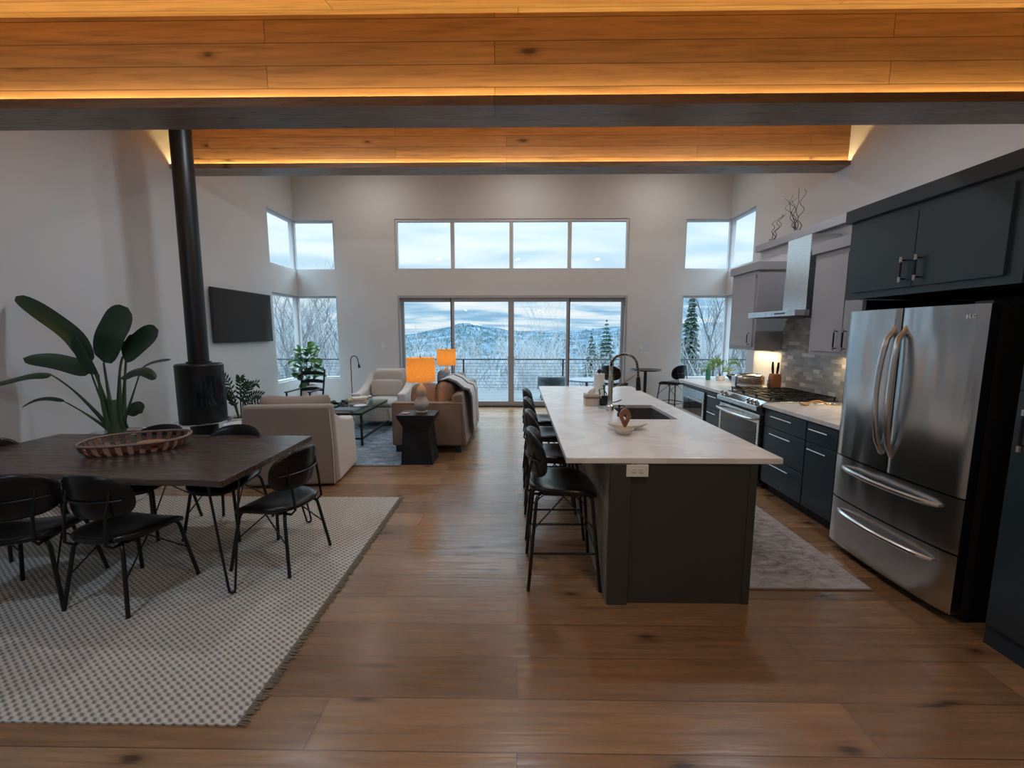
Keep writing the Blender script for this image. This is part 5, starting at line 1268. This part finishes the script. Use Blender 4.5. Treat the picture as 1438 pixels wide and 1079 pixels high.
# pantry
pt = thing('pantry_cabinet', 'tall dark pantry cabinet at the edge of the picture beside the refrigerator', 'cabinet', (2.95, 1.6, 0))
MB().box(2.50,3.375,1.20,2.105,0,2.44).build('cabinet_body', 'dark_cab', pt, smooth=0, bev=.002)
MB().box(2.425,3.375,1.18,2.105,2.44,2.53).build('crown', 'dark_cab', pt, smooth=0, bev=.002)
for z0, z1, a, b_ in ((.12,1.36,1.10,1.25),(1.37,2.40,1.46,1.62)):
    o = MB().box(2.48,2.499,1.68,2.09,z0,z1).build('cabinet_door', 'dark_cab', pt, smooth=0, bev=.002)
    MB().tube([(2.445,2.03,a-.03),(2.445,2.03,b_+.03)], .007, 8).tube([(2.48,2.03,a),(2.445,2.03,a)], .004, 6).tube([(2.48,2.03,b_),(2.445,2.03,b_)], .004, 6).build('handle', 'blackhandle', o)
    MB().tube([(2.445,2.03,a-.03),(2.445,2.03,a)], .009, 8).tube([(2.445,2.03,b_),(2.445,2.03,b_+.03)], .009, 8).build('handle_cap', 'handle', o)
    MB().box(2.48,2.499,1.23,1.67,z0,z1).build('cabinet_door', 'dark_cab', pt, smooth=0, bev=.002)

# refrigerator
rf = thing('refrigerator', 'stainless french door refrigerator with two bottom drawers', 'refrigerator', (2.85, 2.70, 0))
MB().box(2.50,3.30,2.235,3.15,.05,1.79).build('fridge_body', 'black_plastic', rf, smooth=0, bev=.003)
MB().box(2.55,3.25,2.26,3.12,0,.05).build('base_grille', 'toe', rf, smooth=0)
def bowed(y0, y1, z0, z1, xb=2.495, xf=2.43, bow=.028):
    """front panel whose face bows out following the whole width 2.23..3.155"""
    n = 14; vs = []
    for i in range(n+1):
        y = y0+(y1-y0)*i/n; u = (y-2.23)/(3.155-2.23); x = xf-bow*(1-(2*u-1)**2)
        e = min(i, n-i)/n*(y1-y0); x += .012*max(0, 1-e/.012)
        vs += [(x,y,z0),(x,y,z1)]
    vs += [(xb,y0,z0),(xb,y0,z1),(xb,y1,z0),(xb,y1,z1)]; b = 2*(n+1)
    fs = [(2*i,2*i+1,2*i+3,2*i+2) for i in range(n)] + [(b,b+1,1,0),(2*n,2*n+1,b+3,b+2),(b,b+2,b+3,b+1),
        tuple([b+1,b+3]+[2*i+1 for i in range(n,-1,-1)]), tuple([2*i for i in range(n+1)]+[b+2,b])]
    return MB().add(vs, fs)
dl = bowed(2.702,3.155,.745,1.80).build('fridge_door', 'steel', rf, smooth=25)
dr2 = bowed(2.23,2.692,.745,1.80).build('fridge_door', 'steel', rf, smooth=25)
w1 = bowed(2.23,3.155,.42,.735).build('freezer_drawer', 'steel', rf, smooth=25)
w2 = bowed(2.23,3.155,.065,.41).build('freezer_drawer', 'steel', rf, smooth=25)
def flat_tube(pts, w_, d_, axis):
    """flattened bar handle"""
    mb = MB(); mb.tube(pts, 1.0, 10)
    return mb
for yy, o, s_ in ((2.735,dl,1),(2.66,dr2,-1)):
    p = [(2.405,yy+s_*.0,1.66)] + [(2.39-.052*math.sin(PI*i/12)**.6, yy+s_*.012*math.sin(PI*i/12), 1.68-.80*i/12) for i in range(1,12)] + [(2.405,yy,.86)]
    MB().tube([(2.41,yy,1.69)]+p+[(2.41,yy,.85)], [.010]+[.017]*len(p)+[.010], 10).build('handle', 'handle', o)
for z, o in ((.665,w1),(.335,w2)):
    p = [(2.408-.055*math.sin(PI*i/14)**.55-.012*math.sin(PI*i/14), 2.33+.72*i/14, z+.0) for i in range(15)]
    MB().tube(p, [.010]+[.016]*13+[.010], 10).build('handle', 'handle', o)
# badge with the maker's mark on the right-hand door
bd = MB().tube([(2.4235,2.33,1.735),(2.4195,2.33,1.735)], .0125, 20).build('badge', 'white_plastic', dr2)
cu = bpy.data.curves.new('badge_lettering', 'FONT'); cu.body = 'LG'; cu.size = .03; cu.extrude = .0015; cu.align_x = 'LEFT'; cu.align_y = 'CENTER'
fo = bpy.data.objects.new('badge_lettering', cu); C.objects.link(fo); dg = bpy.context.evaluated_depsgraph_get(); me = bpy.data.meshes.new_from_object(fo.evaluated_get(dg)); bpy.data.objects.remove(fo)
me.materials.clear(); me.materials.append(M['white_plastic']); fo = bpy.data.objects.new('badge_lettering', me); C.objects.link(fo)
fo.parent = dr2; fo.location = (2.4185-2.85, 2.310-2.70, 1.735); fo.rotation_euler = (PI/2, 0, -PI/2)
MB().box(2.46,2.52,2.24,2.33,1.80,1.815).build('hinge_cover', 'black_plastic', rf, smooth=0)

# kitchen small things
t = thing('toaster', 'stainless toaster on the counter beside the knife block', 'toaster', (3.0, 5.50, .925))
tx, ty = 3.02, 5.50
MB().pad(.38,.20,.19,6,lambda x,y,z:(tx+x,ty+z*1.0,1.025+y*.9), prof=7).build('toaster_body', 'steel_hood', t)
MB().box(tx-.18,tx+.18,ty-.08,ty+.08,.925,.94).build('base', 'black_plastic', t, smooth=0)
MB().box(tx-.202,tx-.188,ty-.05,ty+.05,.95,1.08).build('control_panel', 'handle', t, smooth=0, bev=.003)
mb = MB()
for dy in (-.03,.03): mb.box(tx-.13,tx+.13,ty+dy-.012,ty+dy+.012,1.112,1.117)
mb.build('slot', 'black_plastic', t, smooth=0)
kb = thing('knife_block', 'orange wooden knife block with black handled knives', 'knife block', (3.24, 5.30, .925))
kx, ky = 3.235, 5.30
MB().pad(.125,.125,.21,4,lambda x,y,z:(kx+x,ky+y,1.03+z), prof=14).build('block', 'knifeblock', kb)
for dx, dy, hh in ((-.03,0,.16),(.025,.0,.15)):
    k_ = thing('kitchen_knife', 'black handled knife in the wooden block, ' + ('window side' if dx < 0 else 'tile side'), 'knife', (kx+dx, ky+dy, 1.12), 0, 'knives in the block')
    MB().tube([(kx+dx,ky+dy,1.125),(kx+dx,ky+dy,1.15),(kx+dx*1.2,ky+dy,1.20),(kx+dx*1.3,ky+dy,1.125+hh)], [.010,.013,.016,.010], 10).build('handle', 'black_plastic', k_)
    MB().box(kx+dx-.002,kx+dx+.002,ky-.01,ky+.01,1.10,1.127).build('blade', 'handle', k_, smooth=0)
t = thing('pepper_mill', 'small dark wooden mill beside the knife block', 'mill', (3.13, 5.24, .925))
MB().lathe([(.024,0),(.026,.01),(.018,.05),(.022,.09),(.018,.10)], (3.13,5.24,.925), 16).build('mill_body', 'sculpt', t)
MB().lathe([(.010,.10),(.020,.112),(.020,.13),(.006,.145)], (3.13,5.24,.925), 16).build('mill_cap', 'handle', t)
# spoon rest and spoon
t = thing('wooden_spoon_rest', 'curved orange wooden spoon on the counter beside the range', 'utensil', (3.0, 4.20, .925))
MB().pad(.10,.075,.02,2.2,lambda x,y,z:(2.87+x,4.19+y,.934+z+.02*(x/.05)**2), seg=24, rings=4).build('spoon_bowl', 'spoonwood', t)
MB().tube(arc((2.90,4.19,.945),(3.00,4.19,1.0),(3.09,4.18,.935),8), [.009]*9, 8).build('handle', 'spoonwood', t)
t = thing('metal_spoon', 'shiny metal ladle beside the wooden spoon', 'utensil', (3.15, 4.22, .925))
MB().pad(.09,.07,.016,2.2,lambda x,y,z:(3.20+x,4.22+y,.933+z+.012*(x/.045)**2), seg=24, rings=4).build('spoon_bowl', 'handle', t)
MB().tube([(3.16,4.22,.938),(3.07,4.235,.935),(3.01,4.25,.931)], .005, 8).build('handle', 'handle', t)
# counter palm in a glass vase
pm = thing('potted_palm', 'small green palm in a low pot at the window end of the counter', 'plant', (3.09, 6.42, .925))
MB().lathe([(.05,0),(.06,.01),(.065,.06),(.06,.065),(.05,.06)], (3.09,6.42,.925), 20).build('pot', 'white_ceramic', pm)
fr_ = [(-.20,-.02,.24),(-.10,.03,.30),(.10,-.04,.10),(.26,.0,.28),(.02,.06,.26),(-.24,.05,.14)]
for dx, dy, dz_ in fr_:
    pts = arc((3.09,6.42,.98), (3.09+dx*.35,6.42+dy*.4,.985+dz_*.95+.03), (3.09+dx,6.42+dy,.985+dz_*.75), 10)
    so_ = MB().tube(pts, [.004-.0003*i for i in range(11)], 5).build('frond_stalk', 'stem', pm); lf = MB()
    for i in range(4, 11):
        t_ = (pts[min(10,i+1)]-pts[i-1]).normalized(); sd = t_.cross(Vector((0,-1,.2))).normalized()
        for s_ in (-1,1):
            q = pts[i]+(sd*s_*.7+t_*.7)*.09; lf.leaf([pts[i], pts[i].lerp(q,.5)+Vector((0,0,.005)), q], [.006,.018,.003], (0,-1,.4), .1)
    lf.build('leaflets', 'leaf_bright', so_)
t = thing('serving_bowl', 'low dark bowl on the counter by the window, behind the toaster', 'bowl', (3.30, 6.38, .925))
MB().lathe([(.05,0),(.07,.004),(.12,.06),(.135,.085),(.125,.085),(.06,.015),(.002,.012)], (3.30,6.38,.925), 28, capt=False).build('bowl_body', 'black_plastic', t)
MB().lathe([(.137,.083),(.139,.086),(.137,.089),(.124,.089)], (3.30,6.38,.925), 28, capb=False, capt=False).build('rim', 'handle', t)
tag(MB().lathe([(.03,0),(.035,.01),(.035,.14),(.015,.18),(.015,.24),(.018,.245)], (2.92,6.45,.925), 20).build('glass_bottle', M['green']), 'slim green bottle beside the counter palm', 'bottle')
# twigs on the partition ledge
def twigs(x, y, z0, H, n, seed, lab):
    t = thing('curly_twigs', lab, 'decoration', (x, y, z0)); rnd = random.Random(seed)
    MB().lathe([(.04,0),(.045,.01),(.03,.05),(.035,.06)], (x,y,z0), 16).build('holder', 'taupe_cab', t)
    for k in range(n):
        p = Vector((x,y,z0+.03)); d_ = Vector((rnd.uniform(-.05,.05), rnd.uniform(-.25,.35), 1)); pts = [p.copy()]; h = H*rnd.uniform(.7,1.0); N_ = 14
        for i in range(N_):
            p = p+Vector((.02*math.sin(i*1.1+k), (d_.y*.06)+.028*math.sin(i*1.25+k*2.1), h/N_)); pts.append(p.copy())
        if k == 0: pts += [p+Vector((0,-.08,.01)), p+Vector((0,-.20,.03))]
        MB().tube(pts, [.0055*(1-.6*i/len(pts)) for i in range(len(pts))], 5).build('twig', 'twig', t)
twigs(3.46, 5.45, 2.85, .56, 6, 2, 'tall curly bare twigs on the ledge behind the range hood')
twigs(3.46, 5.98, 2.85, .36, 3, 9, 'short curly twigs at the window end of the ledge above the taupe cabinet')
# runner
rn = thing('kitchen_runner', 'faded grey patterned runner rug between the island and the kitchen counters', 'rug', (1.92, 4.1, 0))
MB().box(1.50,2.285,2.56,5.55,0,.007).build('rug_field', 'runner', rn, smooth=0)
MB().box(1.50,2.285,2.545,2.56,0,.008).box(1.50,2.285,5.55,5.565,0,.008).build('rug_border', 'piping', rn, smooth=0)

# warm light under the wall cabinets (slim fixtures)
for y0, y1, lab in ((5.5,6.05,'slim light bar under the taupe cabinet by the kitchen end window'), (3.45,4.40,'slim light bar under the taupe cabinet beside the refrigerator')):
    t = thing('cabinet_light', lab, 'light', (3.3, (y0+y1)/2, 1.40)); MB().box(3.27,3.33,y0,y1,1.405,1.42).build('housing', 'white_plastic', t, smooth=0)
    light('lamp', 'AREA', (3.30,(y0+y1)/2,1.402), 2.6, (1,.70,.36), t, .03, None, None, y1-y0)

# ------------------------------------------------------------------ sky
w = bpy.data.worlds.new('sky'); sc.world = w; w.use_nodes = True; nt = w.node_tree; bg = nt.nodes['Background']
tc = _n(nt, 'ShaderNodeTexCoord'); sp_ = _n(nt, 'ShaderNodeSeparateXYZ'); nt.links.new(tc.outputs['Generated'], sp_.inputs[0])
zc = math_(nt, 'MAXIMUM', sp_.outputs[2], .0)
inv = math_(nt, 'DIVIDE', 1.0, math_(nt, 'ADD', zc, .10))
cb = _n(nt, 'ShaderNodeCombineXYZ'); nt.links.new(math_(nt, 'MULTIPLY', sp_.outputs[0], inv), cb.inputs[0]); nt.links.new(math_(nt, 'MULTIPLY', sp_.outputs[1], inv), cb.inputs[1])
mp = _n(nt, 'ShaderNodeMapping'); mp.inputs['Scale'].default_value = (.55, 1.0, 1); nt.links.new(cb.outputs[0], mp.inputs['Vector'])
nz = _n(nt, 'ShaderNodeTexNoise'); nz.inputs['Scale'].default_value = 1.15; nz.inputs['Detail'].default_value = 7; nz.inputs['Roughness'].default_value = .55; nz.inputs['Distortion'].default_value = .4
nt.links.new(mp.outputs[0], nz.inputs['Vector'])
low = ramp(nt, nz.outputs['Fac'], [(.38, (.28,.50,.72)), (.47, (.46,.66,.84)), (.54, (.72,.84,.92)), (.64, (.90,.93,.95))]).outputs[0]
high = ramp(nt, nz.outputs['Fac'], [(.36, (.50,.72,.88)), (.50, (.72,.86,.93)), (.62, (.86,.94,.97))]).outputs[0]
fz = ramp(nt, sp_.outputs[2], [(.07, (0,0,0)), (.17, (1,1,1))]).outputs[0]
col = mixc(nt, fz, low, high)
col = mixc(nt, ramp(nt, sp_.outputs[2], [(.30, (0,0,0)), (.42, (1,1,1))]).outputs[0], col, mixc(nt, 1.0, col, (.80,.91,1.0), 'MULTIPLY'))
nt.links.new(col, bg.inputs['Color'])
st_ = ramp(nt, sp_.outputs[2], [(.0, (.115,)*3), (.12, (.125,)*3), (.17, (.128,)*3), (.30, (.135,)*3), (.42, (.5,)*3), (.60, (1,1,1))]).outputs[0]
nt.links.new(math_(nt, 'MULTIPLY', st_, 6.4), bg.inputs['Strength'])
# portals help sample daylight through the openings
def portal(x, y, z, sx, sy, rot):
    l = bpy.data.lights.new('daylight_portal', 'AREA'); l.shape = 'RECTANGLE'; l.size = sx; l.size_y = sy; l.cycles.is_portal = True
    o = bpy.data.objects.new('daylight_portal', l); C.objects.link(o); o.location = (x,y,z); o.rotation_euler = rot
portal(-.12, YB+.25, 1.22, 5.0, 2.5, (-PI/2,0,0)); portal(-.12, YB+.25, 3.5, 5.0, 1.15, (-PI/2,0,0))
for x in (-4.35, 4.0):
    portal(x, YB+.25, 1.54, 1.1, 1.9, (-PI/2,0,0)); portal(x, YB+.25, 3.5, 1.1, 1.15, (-PI/2,0,0))

# ------------------------------------------------------------------ camera
cam = bpy.data.cameras.new('camera'); co = bpy.data.objects.new('camera', cam); C.objects.link(co); sc.camera = co
fpx = 590.; cam.sensor_width = 36; cam.lens = 36*fpx/1438; cam.clip_end = 3000; cam.clip_start = .05
co.location = (0, 0, 1.65)
pitch = math.atan((539.5-467)/fpx); yaw = math.atan((727-719)/fpx)
co.rotation_euler = (PI/2-pitch, 0, yaw)
sc.view_settings.view_transform = 'Standard'; sc.view_settings.look = 'None'; sc.view_settings.gamma = 1; sc.view_settings.exposure = .55
sc.view_settings.use_curve_mapping = False
cy = sc.cycles; cy.max_bounces = 8; cy.diffuse_bounces = 4; cy.glossy_bounces = 4; cy.transmission_bounces = 6; cy.transparent_max_bounces = 12
cy.sample_clamp_indirect = 4; cy.caustics_reflective = False; cy.caustics_refractive = False; cy.use_denoising = True
